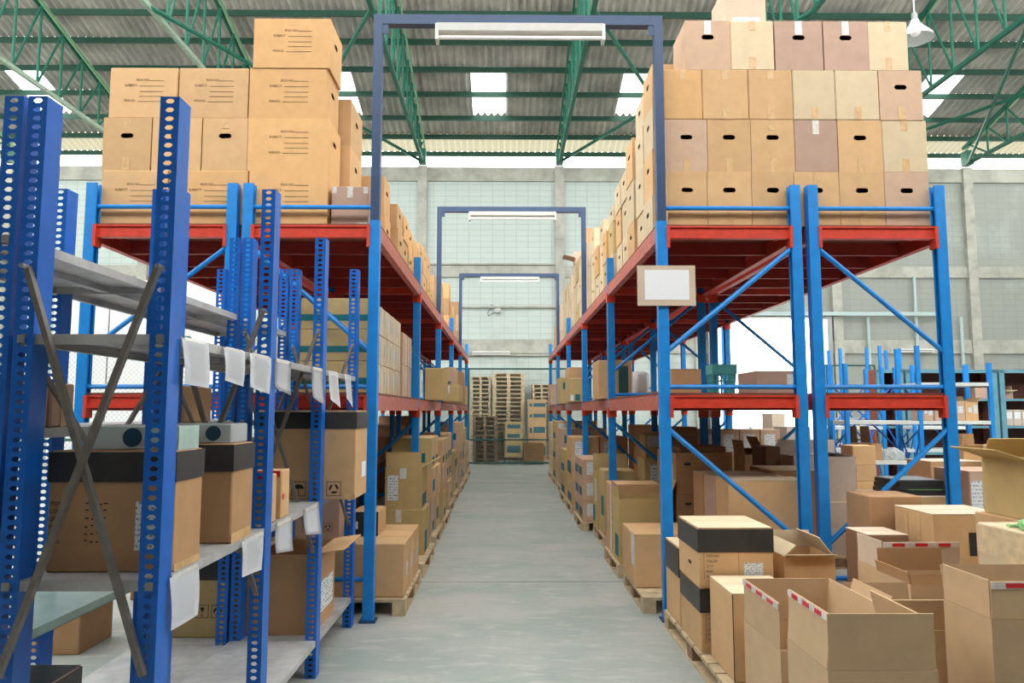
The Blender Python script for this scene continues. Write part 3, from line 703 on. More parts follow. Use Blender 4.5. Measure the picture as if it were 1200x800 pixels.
# teal basket
a, c, _, z1 = px(839, 426, 866, 460, 6.9)
t = thing('plastic_basket', 'teal plastic lattice basket on the right middle deck', 'basket', ((a + c) / 2, 7.1, D1 + .001))
bm = bmesh.new(); wx = c - a; hz = z1 - D1
def b_lattice(bm, w0, w1, hh, y, axis, y2):
    n = 6
    for i in range(n + 1):
        f = i / n - .5
        p, q = (f * w0, -y), (f * w1, -y2)
        if axis == 'x': b_tube(bm, (p[0], p[1], 0), (q[0], q[1], hh * .72), .0065, 4)
        else: b_tube(bm, (p[1], p[0], 0), (q[1], q[0], hh * .72), .0065, 4)
    for zf in (.05, .27, .49, .70):
        k = w0 + (w1 - w0) * zf; yk = y + (y2 - y) * zf
        if axis == 'x': b_tube(bm, (-k / 2, -yk, hh * zf), (k / 2, -yk, hh * zf), .0065, 4)
        else: b_tube(bm, (-yk, -k / 2, hh * zf), (-yk, k / 2, hh * zf), .0065, 4)
w0 = wx * .84
for ax in 'xy':
    for s in (1, -1): b_lattice(bm, w0, wx, hz, s * w0 / 2, ax, s * wx / 2)
link('lattice_wall', fin(bm, 'lattice', 'teal_basket'), t)
bm = bmesh.new()
for s in (1, -1):
    b_box(bm, -wx / 2 - .01, wx / 2 + .01, s * wx / 2 - .008, s * wx / 2 + .008, hz * .70, hz); b_box(bm, s * wx / 2 - .008, s * wx / 2 + .008, -wx / 2 - .01, wx / 2 + .01, hz * .70, hz)
link('rim', fin(bm, 'rim', 'teal_basket'), t); blk('basket_floor', 'teal_basket', t, -w0 / 2, w0 / 2, -w0 / 2, w0 / 2, 0, .01)
# cardboard sign on the aisle post
a, c, z0, z1 = px(747, 311, 815, 358, Y0 - .06)
t = thing('cardboard_sign', 'blank white paper on a cardboard sheet fixed to the right front post', 'sign', ((a + c) / 2, Y0 - .05, z0))
blk('backing_board', 'card_pale', t, -(c - a) / 2, (c - a) / 2, -.012, 0, 0, z1 - z0)
blk('paper', 'paper', t, -(c - a) / 2 + .055, (c - a) / 2 - .048, -.0145, -.0125, .045, z1 - z0 - .035)
# ---------------------------------------------------------------- pallets and the boxes on the floor
def pallet(label, x0, x1, y0, y1, group='pallets along the aisle'):
    t = thing('wooden_pallet', label, 'pallet', ((x0 + x1) / 2, (y0 + y1) / 2, 0), 0, group)
    hx, hy = (x1 - x0) / 2, (y1 - y0) / 2
    for s in (-1, 0, 1): blk('bottom_board', 'wood', t, s * (hx - .05) - .05, s * (hx - .05) + .05, -hy, hy, 0, .02)
    for s in (-1, 0, 1):
        for q in (-1, 0, 1): blk('spacer_block', 'wood_dark' if (s + q) % 2 else 'wood', t, s * (hx - .05) - .05, s * (hx - .05) + .05, q * (hy - .06) - .06, q * (hy - .06) + .06, .02, .10)
    n = max(5, int(round(2 * hy / .155))); st = 2 * hy / n
    for i in range(n): blk('top_board', 'wood', t, -hx, hx, -hy + st * i, -hy + st * (i + 1) - (.02 if i < n - 1 else 0), .10, .122)
    return t
PZ = .1225
# left of the aisle
XA = X_at(478, 5.72)
pallet('wooden pallet under the low tan cartons by the left front post', XA - 1.1, XA, 5.72, 6.78)
for i in range(3):
    y = 5.77 + .325 * i
    carton('low wide tan carton on the front left pallet, %s of three' % ['nearest', 'middle', 'farthest'][i], XA - 1.05, XA - .02, y, y + .32, PZ, PZ + .405, 'tan', patch=(('tape_clear', 'r', .3, .6, .35, .6),), group='low cartons on the front left pallet')
carton('brown carton with handling icons on the low cartons by the left rack', XA - 1.0, XA - .56, 5.95, 6.4, PZ + .406, PZ + .72, 'mauve', form=('f', 'icons', .6, .3, 1.))
carton('black carton with white print on the low tan cartons behind the left front post', XA - .5, XA - .28, 6.1, 6.5, PZ + .406, PZ + .60, 'tan', patch=(('black', 'f', 0, 1, 0, 1), ('paper', 'f', .06, .26, .3, .6), ('paper_grey', 'f', .5, .56, .1, .8), ('paper_grey', 'f', .66, .8, .15, .45), ('paper_grey', 'f', .66, .8, .55, .8)))
pallet('wooden pallet under the open khaki carton left of the aisle', -1.85, X_at(503, 7.36), 7.0, 8.1)
a, c, _, z1 = px(449, 597, 497, 640, 7.42)
carton('khaki carton with a label under the open khaki carton, left of aisle', a, c, 7.42, 7.95, PZ, z1, 'khaki', lab=(('f', .02, .32, .1, .65),), patch=(('tape_clear', 'f', .3, .44, .72, .99), ('blue_print', 'r', .1, .5, .05, .5)))
zb = z1; a, c, _, z1 = px(451, 548, 494, 597, 7.42)
o = open_carton('open khaki carton with raised flap and white labels left of aisle', a, c, 7.43, 7.95, zb, z1, 'khaki', fl=(('f', .15, -2), ('r', .17, 62), ('l', .1, -40)), inner='khaki', lab=(('f', .06, .36, .22, .82), ('f', .40, .58, .74, .99)), patch=(('blue_print', 'r', .1, .8, .06, .34),))
lst = [  # Y, depth, pallet x edge pixel, tops, colour, blue side patches
    (8.5, 1.0, 512, [.40, .36, .35], 'tan'), (9.75, 1.0, 522, [.36, .34, .34], 'pink'), (11.3, .9, 529, [.35, .32, .4], 'tan'),
    (12.7, 1.0, 535, [.36, .36], 'cream'), (14.1, 1.0, 541.5, [.40, .38, .42], 'pink'), (15.5, 1.0, 546, [.34, .36, .36], 'cream'), (17.3, 1.0, 549.5, [.34, .36], 'tan')]
for k, (y, d, ue, hs, c) in enumerate(lst):
    xe = X_at(ue, y)
    pallet('%s wooden pallet back along the left side of aisle' % NTH[k + 2], xe - 1.0, xe, y, y + d)
    z = PZ
    for i, hh in enumerate(hs):
        for q in range(2):
            y_ = y + .02 + q * (d / 2 - .01)
            rd = random.Random(k * 10 + i * 3 + q); c_ = rd.choice([c, c, 'tan', 'pink', 'khaki']); ins = rd.uniform(0, .05)
            carton('%s box, %s pallet left of aisle, %s layer, %s half' % (c_, NTH[k + 2], ORD[i], 'front' if not q else 'rear'), xe - .52, xe - .02 - ins, y_, y_ + d / 2 - .03, z, z + hh, c_, patch=((('blue_print', 'r', .2, .7, .25, .6),), (('dark_teal', 'r', .3, .8, .1, .35),), (('paper_grey', 'r', .1, .3, .5, .9),))[rd.randrange(3)] + (('tape_clear', 'r', .0, .1, 0, 1.), ('teal', 'f', .45, .85, .2, .5)), group='cartons on pallets left of aisle')
        z += hh
# right of the aisle
XA = X_at(750, 5.76)
pallet('wooden pallet sticking into the aisle by the right front post', XA, XA + .56, 5.76, 6.7)
a, c, _, z1 = px(730, 0, 790, 0, 5.9)[0], X_at(800, 5.98), 0, P(750, 625, 5.95)[1]
carton('large tan carton with clear tape on the pallet by the right front post', X_at(743, 6.0), X_at(743, 6.0) + .50, 6.06, 6.68, PZ, P(760, 627, 6.06)[1], 'tan', tape='', flaps=True, patch=(('tape_clear', 'l', .02, .25, .4, 1.), ('tape_clear', 't', .0, 1., .46, .54), ('tape_red', 't', .3, .7, .485, .515)))
pallet('second wooden pallet along the right side of aisle under the open carton', X_at(722, 6.95), X_at(722, 6.95) + .52, 6.95, 7.9)
x = X_at(722, 6.95) + .02
open_carton('open khaki carton with taped flap behind the clear-taped carton, right of aisle', x, x + .48, 6.97, 7.42, PZ, .72, 'khaki', fl=(('l', .13, 4), ('r', .18, 22)), tape=(('l', 1),), patch=(('teal', 'l', .15, .6, .08, .42),))
carton('tan carton with clear-taped edge behind the open khaki carton, right of aisle', x, x + .5, 7.46, 7.88, PZ, .80, 'tan', flaps=True, patch=(('tape_clear', 'l', .0, .2, .0, 1.), ('tape_red', 'f', .0, .12, .5, .54)))
pallet('third wooden pallet along the right side of aisle', X_at(706, 8.45), X_at(706, 8.45) + 1.0, 8.45, 9.45)
x = X_at(707, 8.49)
carton('khaki carton with white label and teal corner, nearest on the third right pallet', x, x + .36, 8.49, 8.93, PZ, P(710, 552, 8.49)[1], 'khaki', flaps=True, lab=(('f', .40, .98, .40, .86),), patch=(('teal', 'l', .1, .6, .3, .6), ('teal', 'f', .04, .3, .12, .42)))
open_carton('open khaki carton with tall flaps on the third right pallet', x - .02, x + .42, 8.97, 9.40, PZ, .78, 'khaki', fl=(('b', .22, 3), ('l', .0001, 0)), lab=(('l', .1, .4, .5, .9),), patch=(('teal', 'l', .5, .9, .1, .4),))
carton('large khaki carton with white label standing beside the third right pallet', x + .46, x + 1.0, 8.47, 8.93, PZ, P(750, 538, 8.47)[1], 'khaki', lab=(('f', .12, .42, .55, .93), ('f', .42, .6, .84, .99)), patch=(('blue_print', 'l', .1, .9, .08, .34),), flaps=True)
carton('small khaki carton with label atop the large khaki carton', x + .5, x + .72, 8.6, 8.93, P(750, 538, 8.47)[1] + .006, P(720, 509, 8.65)[1], 'khaki', lab=(('f', .1, .9, .5, .95),))
carton('dark tan carton atop the large khaki carton, beside the small one', x + .74, x + 1.1, 8.55, 8.93, P(750, 538, 8.47)[1] + .006, P(730, 505, 8.65)[1] + .05, 'brown', lab=(('f', .05, .4, .1, .45),))
pallet('fourth wooden pallet along the right side of aisle', X_at(680, 9.62), X_at(680, 9.62) + 1.0, 9.62, 10.62)
x = X_at(680, 9.62) + .02; hs = (P(680, 538, 9.64)[1] - PZ) / 3
for i in range(3):
    for q in range(2):
        carton('pinkish white-labelled carton, fourth right pallet, %s layer, %s' % (ORD[i], 'front' if not q else 'rear'), x, x + .42, 9.64 + .48 * q, 10.1 + .48 * q, PZ + hs * i, PZ + hs * (i + 1), 'pink', lab=(('f', .14, .5, .25, .85),), patch=(('blue_print', 'l', .1, .9, .2, .6), ('tape_clear', 'f', .6, .98, .1, .3)), group='label cartons on the fourth right pallet')
rst = [(11.2, .95, 668, [.40, .62], 'tan'), (12.45, .95, 660, [.36, .40], 'khaki'), (13.95, 1.0, 656, [.36, .36, .36], 'pink'), (15.3, 1.0, 650, [.4, .4, .4], 'khaki'), (16.8, 1.0, 645, [.38, .38, .4], 'cream')]
for k, (y, d, ue, hs, c) in enumerate(rst):
    xe = X_at(ue, y)
    pallet('%s wooden pallet back along the right side of aisle' % NTH[k + 4], xe, xe + 1.0, y, y + d)
    z = PZ
    for i, hh in enumerate(hs):
        for q in range(2):
            a = xe + .02 + q * .44
            carton('%s box, %s pallet right of aisle, %s layer, %s' % (c, NTH[k + 4], ORD[i], 'aisle side' if not q else 'rack side'), a, a + .42, y + .02, y + d - .05, z, z + hh, c, lab=(('f', .12, .5, .4, .9),) if c in ('tan', 'khaki') else (), patch=(('teal', 'f', .15, .95, .25, .65),) if c in ('pink', 'cream') else (('blue_print', 'l', .1, .8, .1, .4),), group='cartons on pallets right of aisle')
        z += hh
for k in range(5):                                       # dark stacks added under the outer left rack to darken the gap
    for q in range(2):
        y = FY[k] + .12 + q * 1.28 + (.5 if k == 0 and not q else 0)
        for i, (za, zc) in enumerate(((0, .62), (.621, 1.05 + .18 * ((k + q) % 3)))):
            carton('added dark carton under the outer left rack, bay %s from the front, %s pair, %s' % (NTH[k], 'nearer' if not q else 'farther', 'lower' if not i else 'upper'), XL4 + .12, XL3 - .1, y, y + (1.2 if not (k == 0 and not q) else .7), za, zc, 'brown' if i else 'dark', group='added stacks under the outer left rack')
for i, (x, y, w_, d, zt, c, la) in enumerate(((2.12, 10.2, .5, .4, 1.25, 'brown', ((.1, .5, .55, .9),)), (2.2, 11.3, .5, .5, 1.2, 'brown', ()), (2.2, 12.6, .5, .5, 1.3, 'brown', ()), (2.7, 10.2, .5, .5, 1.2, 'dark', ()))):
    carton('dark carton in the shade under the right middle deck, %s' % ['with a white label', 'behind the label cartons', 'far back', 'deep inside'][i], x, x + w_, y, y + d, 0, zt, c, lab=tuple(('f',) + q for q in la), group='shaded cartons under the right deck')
_carton, _open, _pal = carton, open_carton, pallet
def scaled(f, kx, kz):
    def g(label, x0, x1, y0, y1, z0, z1, *a, **k): return f(label, x0 * kx, x1 * kx, y0, y1, z0 if z0 <= PZ + .001 else z0 * kz, z1 * kz, *a, **k)
    return g
carton, open_carton = scaled(_carton, .985, .962), scaled(_open, .985, .962)
def pallet(label, x0, x1, y0, y1): return _pal(label, x0 * .985, x1 * .985, y0, y1)
# inside the right front bay
pallet('wooden pallet under the tall flat cartons inside the right rack', 1.70, 2.42, 5.72, 6.85)
for i in range(3):
    y = 5.75 + .36 * i
    carton('tall wide tan carton inside the right rack, %s of three' % ['nearest', 'middle', 'farthest'][i], 1.76, 2.40 - .03 * i, y, y + .335, PZ, 1.04 - .005 * i, ['tan', 'mauve', 'brown'][i], flaps=True, top='cream', group='tall flat cartons')
hs = [PZ + .33, PZ + .66, 1.19]; zb = 0
pallet('wooden pallet under the dark cartons behind the tall flat cartons', 1.6, 2.3, 7.0, 7.9)
zb = PZ
for i, zt in enumerate(hs):
    for q, (a, c) in enumerate(((7.02, 7.44), (7.46, 7.88))):
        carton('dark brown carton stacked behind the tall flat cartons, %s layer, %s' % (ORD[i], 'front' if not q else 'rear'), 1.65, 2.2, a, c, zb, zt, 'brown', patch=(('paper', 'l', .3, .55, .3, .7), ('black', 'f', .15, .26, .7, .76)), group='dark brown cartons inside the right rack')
    zb = zt
t = carton('flat dark tray carton lying on the dark brown cartons', 1.7, 2.15, 7.05, 7.5, 1.191, 1.25, 'dark')
carton('black plastic-wrapped carton on the floor stack by the second right post', 1.56, 1.9, 8.0, 8.09, 0, .74, 'dark', band=.75)
carton, open_carton, pallet = _carton, _open, _pal
# labelled row behind the rack, on a lower tier of boxes
for i in range(4):
    a, c = X_at(818 + 24 * i, 9.6), X_at(841 + 24 * i, 9.6)
    carton('plain carton under the white-labelled row behind right rack, %s from left' % NTH[i], a, c, 9.6, 10.1, 0, .95, 'brown', group='cartons under the labelled row')
    carton('tan carton with a big white label behind the right rack, %s from the left' % NTH[i], a, c, 9.6, 10.0, .951, P(850, 503, 9.6)[1], 'pink', lab=(('f', .2, .75, .2, .82),), group='white-labelled row')
open_carton('open brown carton with a raised dark flap inside the right rack', *px(860, 530, 884, 545, 8.9)[:2], 8.5, 8.9, 0, P(870, 532, 8.6)[1], 'brown', fl=(('r', .22, -25), ('l', .16, 8), ('b', .12, -60)), inner='brown')
carton('brown carton with pale top beside the open brown carton inside the right rack', 2.42, 2.85, 6.7, 7.3, 0, 1.0, 'brown', flaps=True, top='cream')
# big boxes of the outer right bay
a, c = X_at(928, 7.35), X_at(1028, 7.35)
zt = P(990, 589, 7.35)[1]; pallet('wooden pallet under the grey cartons in the outer right bay', a - .02, c, 7.33, 8.2)
carton('wide grey-tan carton at the bottom of the outer right bay', a, c - .01, 7.35, 8.15, PZ, zt, 'grey', flaps=True, top='pale', patch=(('paper_grey', 'f', .40, .46, .40, .52),))
a, c = X_at(928, 7.4), X_at(1000, 7.4)
open_carton('tall grey-tan carton with raised back flap on the wide grey carton', a, c, 7.4, 7.85, zt + .0065, P(980, 535, 7.4)[1], 'grey', fl=(('b', .15, 0), ('l', .12, -75), ('r', .12, -80)), inner='grey')
carton('dark brown carton behind the double posts in the right rack', X_at(895, 7.6), X_at(913, 7.6), 7.6, 8.0, 0, P(915, 523, 7.6)[1], 'dark')
zb = 0
for i, (u0, u1, v, cc, sx) in enumerate(((998, 1032, 585, 'brown', 'plain brown base carton under'), (1000, 1029, 564, 'orange', 'orange-tan carton third from the top of'), (1000, 1024, 545, 'tan', 'tan carton second from the top of'), (997, 1024, 522, 'tan', 'top tan carton with a black dot of'))):
    a, c = X_at(u0, 8.35), X_at(u1, 8.35); zt = P(1010, v, 8.35)[1]
    carton(sx + ' the small stack beside the tall grey carton', a, c, 8.35, 8.65, zb, zt, cc, patch=(('black', 'f', .0, .12, .3, .45),) if i == 3 else ()); zb = zt
a, c = X_at(1040, 6.3), X_at(1108, 6.3); zt = P(1080, 583, 6.3)[1]
carton('large tan carton carrying the black tray behind the right outer post', a - .05, c, 6.3, 6.9, 0, zt, 'tan', flaps=True, top='pale', tape='t')
t = thing('black_tray', 'stack of black plastic trays on the large tan carton', 'tray', (X_at(1076, 6.4), 6.62, zt + .007))
wd = (X_at(1104, 6.4) - X_at(1048, 6.4)) / 2
for i in range(3): blk('tray_layer', 'plastic_dark', t, -wd + .01 * i, wd - .01 * i, -.22, .22, .042 * i, .042 * i + .038)
blk('tray_lid', 'grey_metal', t, -wd + .02, wd - .02, -.2, .2, .125, .13)
blk('yellow_strip', 'plastic_green', t, -wd * .6, wd * .8, -.2215, -.2205, .045, .052)
a = X_at(1131, 6.1)
carton('pinkish carton with two white labels right of the outer post', a, a + .52, 6.1, 6.6, 0, P(1140, 553, 6.1)[1], 'pink', lab=(('f', .02, .2, .66, .93), ('f', .22, .5, .74, .93)), flaps=True)
a = X_at(1087, 8.4)
carton('brown carton with a square label behind the right outer post', a, a + .6, 8.4, 8.9, 0, P(1100, 541, 8.4)[1], 'brown', lab=(('f', .18, .38, .64, .9),), flaps=True, top='pale')
# ---------------------------------------------------------------- right foreground boxes
carton, open_carton = scaled(_carton, .967, .953), scaled(_open, .967, .953)
def pallet(label, x0, x1, y0, y1): return _pal(label, x0 * .967, x1 * .967, y0, y1)
pallet('wooden pallet under the black-banded cartons at right front', 1.19, 2.1, 3.98, 5.42)
carton('lower black-banded carton on the pallet at right front', 1.205, 1.66, 4.47, 4.96, PZ, .515, 'tan', form=('f', 'item', .30, .30, .9), band=.62, flaps=True, tape='c')
carton('upper black-banded carton with a white label at right front', 1.195, 1.655, 4.45, 4.95, .522, .885, 'tan', form=('f', 'item', .30, .30, .9), band=.60, flaps=True, top='cream', tape='cT', lab=(('f', .60, .86, .14, .42),), patch=(('black', 'l', .35, .48, .3, .36), ('tape_red', 'f', .5, .56, .93, .99)))
carton('black-banded carton set back behind the lower black-banded carton', 1.205, 1.66, 5.0, 5.4, PZ, .66, 'tan', band=.62, flaps=True, top='cream')
carton('tall narrow tan carton sealed with red tape at right front', 1.25, 1.62, 3.99, 4.42, PZ, .60, 'tan', flaps=True, top='cream', patch=(('tape_red', 't', .0, 1., .485, .515), ('black', 'f', .0, .012, 0, 1)))
open_carton('big open box with taped flaps, leftmost of the right foreground', 1.25, 1.69, 3.31, 3.80, 0, .52, 'kraft', fl=(('f', .20, -178.5), ('b', .2, 0), ('l', .20, 0), ('r', .20, 4)), inner='kraft', tape=(('l', 1), ('r', 1)))
open_carton('big open box with dark front flap in the right foreground', 1.232, 1.655, 2.79, 3.18, 0, .62, 'kraft', fl=(('f', .2, 0), ('b', .18, -176), ('l', .2, -3), ('r', .2, -14)), inner='kraft', tape=(('l', 1),))
open_carton('open box with plastic-taped flap at the right edge of the foreground', 1.95, 2.45, 2.91, 3.22, 0, .775, 'kraft', fl=(('f', .14, 0), ('l', .145, 0), ('r', .14, 5), ('b', .14, 10)), inner='kraft', tape=(('f', 1),))
open_carton('open box with pale front flap and red-printed tape, right middle ground', 2.20, 2.66, 4.2, 4.5, 0, .68, 'kraft', fl=(('f', .155, 0), ('l', .16, 0), ('r', .05, -20)), inner='pale', tape=(('f', 1),))  # sheen of the clear tape put into the pale flap colour
open_carton('small open box with leaning flaps behind the dark-flapped box', 1.74, 2.08, 3.34, 3.72, 0, .60, 'kraft', fl=(('f', .14, 12), ('l', .15, -18), ('b', .12, 5)), inner='kraft')
open_carton('open box with brown back flap beside the pale-flapped box', 2.12, 2.5, 3.78, 4.12, 0, .70, 'kraft', fl=(('b', .12, 0), ('l', .06, 10), ('f', .05, -10)), inner='brown')
carton('tall khaki carton with bagged parts on top at the right edge', 2.42, 2.98, 3.25, 3.68, 0, 1.045, 'cream', patch=(('tape_pale', 'l', .0, 1., .86, .99), ('tape_pale', 'f', .0, 1., .84, .99), ('tape_pale', 'l', .3, .6, .5, .86)))
carton('plain carton under the open khaki box at the right edge', 2.74, 3.32, 3.72, 4.18, 0, 1.03, 'tan')
open_carton('open khaki box with spread flaps at the right edge', 2.78, 3.28, 3.76, 4.15, 1.031, 1.345, 'khaki', fl=(('l', .19, 72), ('b', .12, -30), ('f', .0001, 0), ('r', .15, 30)), inner='khaki')
carton, open_carton, pallet = scaled(_carton, .967, .953), scaled(_open, .967, .953), _pal
# bagged parts on the tall khaki carton
def bag(label, x, y, z, sx, sy, sz, m, seed):
    rd = random.Random(seed); bm = bmesh.new(); bmesh.ops.create_icosphere(bm, subdivisions=3, radius=.5)
    for v in bm.verts:
        n = v.co.normalized(); k = 1 + .16 * math.sin(7 * n.x + seed) * math.sin(6 * n.y + 2 * seed) + rd.uniform(-.04, .04)
        v.co = Vector((n.x * .5 * k, n.y * .5 * k, max(-.3, n.z * .5 * k) + .3))
    t = thing('plastic_bag', label, 'bag', (x, y, z)); o = link('bag_film', fin(bm, 'bag', m), t); o.scale = (sx, sy, sz)
    blk('bag_seal', m, t, -sx * .45, sx * .45, sy * .45, sy * .6, .004, .012)
bag('crumpled green plastic bag on the tall khaki carton', 2.45, 3.40, .997, .16, .2, .06, 'plastic_green', 1)
bag('crumpled clear plastic bag on the tall khaki carton', 2.62, 3.56, .997, .16, .2, .10, 'clear_white', 2)
bag('crumpled white plastic bag at the right end of the tall khaki carton', 2.80, 3.4, .997, .18, .2, .08, 'clear', 5)
carton('tan carton with tape runs and a black square, behind the pale-flapped box', 2.76, 3.26, 4.63, 5.08, 0, .94, 'tan', flaps=True, top='pale', patch=(('black', 'f', .46, .95, .72, .88), ('tape', 'l', .3, .4, .6, .99), ('tape', 'l', .62, .72, .6, .99), ('brown_gap', 'l', .5, .52, 0, 1)) if 0 else (('black', 'f', .46, .95, .72, .88), ('tape', 'l', .3, .4, .6, .99), ('tape', 'l', .62, .72, .6, .99)))
carton('dark brown carton wedged behind the tape-run carton', 2.62, 3.0, 5.14, 5.5, 0, 1.0, 'brown')
carton('brown carton with dusty top behind the pale-flapped box', 2.39, 2.66, 4.74, 5.05, 0, .79, 'dark', flaps=True, top='pale')
open_carton('small open box with folded flaps behind the upper black-banded carton', 1.74, 2.06, 4.5, 4.86, PZ, .70, 'tan', fl=(('b', .1, 3), ('r', .14, -38), ('f', .06, 70), ('l', .1, -50)), inner='cream')
carton, open_carton = _carton, _open
# ---------------------------------------------------------------- slotted steel shelving at left
SX1 = X_at(194.5, 2.39); SX0 = X_at(10, 2.39)               # aisle side and rear post lines
SY = [PX(u, 481, SX1)[0] for u in (194.5, 315, 377, 416.5)]
SH = PX(316, 215, SX1)[1]
SM = {}
def slotted_post(h, fw=.064, dw=.085, pitch=.0305):
    if h in SM: return SM[h]
    bm = bmesh.new(); n = int(h / pitch); pt = h / n; t = .0028
    for i in range(n):
        z0, z1 = i * pt, (i + 1) * pt; c = (z0 + z1) / 2
        O = [bm.verts.new((x, 0, z)) for x, z in ((-fw, z0), (0, z0), (0, z1), (-fw, z1))]
        H = [bm.verts.new((x - fw * .5, 0, z)) for x, z in stadium(0, c, .031, .0165, 2)]
        # H: six points anticlockwise from lower right
        for q in ((O[0], O[1], H[0], H[5]), (O[1], H[1], H[0]), (O[1], O[2], H[1]), (O[2], H[2], H[1]), (O[2], O[3], H[3], H[2]), (O[3], H[4], H[3]), (O[3], O[0], H[4]), (O[0], H[5], H[4])): bm.faces.new(q)
    bmesh.ops.remove_doubles(bm, verts=bm.verts[:], dist=1e-5)
    r = bmesh.ops.extrude_face_region(bm, geom=bm.faces[:])
    for v in r['geom']:
        if isinstance(v, bmesh.types.BMVert): v.co.y += t
    b_box(bm, -t, 0, t, dw, 0, h); b_box(bm, -.016, 0, dw, dw + t, 0, h)          # side web and rear lip
    b_box(bm, -fw, -fw + t, t, .014, 0, h)
    for i in range(0, n, 4): b_tube(bm, (-fw * .86, -.0006, i * pt + .01), (-fw * .86, .0002, i * pt + .01), .0042, 8)
    SM[h] = fin(bm, 'slotted_post', 'slot_blue'); return SM[h]
def shelf_mesh(m, sx, sy, th=.034):
    k = ('shelf', m, round(sx, 3), round(sy, 3))
    if k not in BM:
        bm = bmesh.new(); e = .0015
        b_box(bm, -sx / 2, sx / 2, -sy / 2, sy / 2, th - .003, th)
        for s in (-1, 1):
            b_box(bm, s * (sx / 2 - e) - e, s * (sx / 2 - e) + e, -sy / 2, sy / 2, 0, th - .003); b_box(bm, -sx / 2, sx / 2, s * (sy / 2 - e) - e, s * (sy / 2 - e) + e, 0, th - .003)
            b_box(bm, s * (sx / 2 - .012) - .012, s * (sx / 2 - .012) + .012, -sy / 2, sy / 2, 0, .002)
        b_box(bm, -.02, .02, -sy / 2, sy / 2, .006, th - .003)
        BM[k] = fin(bm, 'shelf', m)
    return BM[k]
def shelving(label, x0, x1, ysl, shelves, hts, braces=True, m='shelf', lengthwise=()):
    ox, oy = (x0 + x1) / 2, ysl[0]
    t = thing('shelving_unit', label, 'shelf', (ox, oy, 0), 0, 'slotted steel shelving')
    for k, y in enumerate(ysl):
        for x in (x1, x0 + .064):
            link('post', slotted_post(hts), t, (x - ox, y - oy, 0))
            blk('foot', 'black', t, x - ox - .06, x - ox - .004, y - oy + .004, y - oy + .08, 0, .09) if x == x1 else None
        if braces:
            zt, zbm = P(190, 314, 2.39)[1], P(100, 790, 2.39)[1]
            for q, (xa, xb) in enumerate(((x0 + .04, x1 - .03), (x1 - .03, x0 + .04))):
                flat('cross_brace', 'brace', t, (xa - ox, y - oy - .012 - .02 * q, zt), (xb - ox, y - oy - .012 - .02 * q, zbm), .024, .018)
            for xx in (x0 + .04, x1 - .03): rod('bolt', 'grey_metal', t, (xx - ox, y - oy - .045, zt), (xx - ox, y - oy + .004, zt), .008)
    for bay, z, mm in shelves:
        ya, yb_ = ysl[bay], ysl[bay + 1]
        sx = x1 - x0 - .008; sy = yb_ - ya - .008
        link('shelf_board', shelf_mesh(mm, sx, sy), t, (0, (ya + yb_) / 2 - oy + .004, z - .034))
        for x in (x1 - .028, x0 + .028): blk('shelf_bracket', 'grey_metal', t, x - ox - .012, x - ox + .012, ya - oy - .006, ya - oy - .001, z - .03, z - .004)
    for ya, yb_, za, zb_, x in lengthwise:
        for q, (p_, r_) in enumerate((((ya, za), (yb_, zb_)), ((yb_, za), (ya, zb_)))):
            flat('back_brace', 'brace', t, (x - ox + .006 * q, p_[0] - oy, p_[1]), (x - ox + .006 * q, r_[0] - oy, r_[1]), .012, .02)
    return t
S1 = (PX(213, 395, SX1)[1] + PX(400, 437, SX1)[1]) / 2; S2 = (PX(201, 672, SX1)[1] + PX(350, 600, SX1)[1]) / 2; S3 = (PX(371, 748, SX1)[1] + PX(413, 700, SX1)[1]) / 2
shelving('blue slotted shelving with grey shelves facing the aisle, left foreground', SX0, SX1, SY, [(b, z, 'shelf') for b in range(3) for z in (S1, S2, S3)], SH, True, lengthwise=[(SY[0] + .09, SY[1], 1.74, .92, SX0 + .0), (SY[1] + .09, SY[2], 1.74, .92, SX0 + .0), (SY[2] + .09, SY[3], 1.74, .92, SX0)])
BX1 = SX0 - .015; BX0 = BX1 - .53
T1 = PX(40, 282, BX1)[1]; T2 = PX(70, 501, BX1)[1]; T3 = PX(90, 714, BX1)[1]
shelving('second row of blue slotted shelving behind, at the left edge', BX0, BX1, [SY[0], SY[1], SY[2], SY[3]], [(0, T1, 'shelf'), (1, T1, 'shelf'), (2, T1, 'shelf'), (0, T2, 'shelf'), (1, T2, 'shelf'), (2, T2, 'shelf'), (0, T3, 'shelf_mint'), (2, T3, 'shelf'), (0, .19, 'shelf'), (1, .19, 'shelf'), (2, .19, 'shelf')], SH, False)
# papers hanging from the shelf edges
def paper(label, u0, u1, z, drop, kink, v=430):
    ya, yb_ = PX(u0, v, SX1)[0], PX(u1, v, SX1)[0]
    bm = bmesh.new(); n, k = 4, 7; V = []
    for j in range(k + 1):
        f = j / k
        V.append([bm.verts.new((.004 + (.010 + .008 * math.sin(f * 2.4 + kink)) * f + .004 * math.sin(3 * i / n + kink) * f, (yb_ - ya) * (i / n - .5) * (1 - .06 * f * (kink % 1)), -drop * f - .01 * f * (i / n - .5) * kink)) for i in range(n + 1)])
    for j in range(k):
        for i in range(n): bm.faces.new((V[j][i], V[j][i + 1], V[j + 1][i + 1], V[j + 1][i]))
    bmesh.ops.solidify(bm, geom=bm.faces[:], thickness=.0008)
    t = thing('paper_sheet', label, 'paper', (SX1 + .004, (ya + yb_) / 2, z), 0, 'paper sheets on the shelf edges')
    link('sheet', fin(bm, 'paper_sheet', 'paper', True), t)
    blk('tape', 'tape_clear', t, .003, .0045, -(yb_ - ya) * .4, (yb_ - ya) * .4, -.012, .006)
for i, (a, c) in enumerate(((209, 241), (259, 284), (290, 315.5), (320, 339), (364, 377), (384, 395), (403, 410))):
    paper('white paper on the upper shelf edge at left, %s from the camera' % NTH[i], a, c, S1 - .006, [.158, .135, .155, .15, .19, .2, .19][i], .7 + .9 * i)
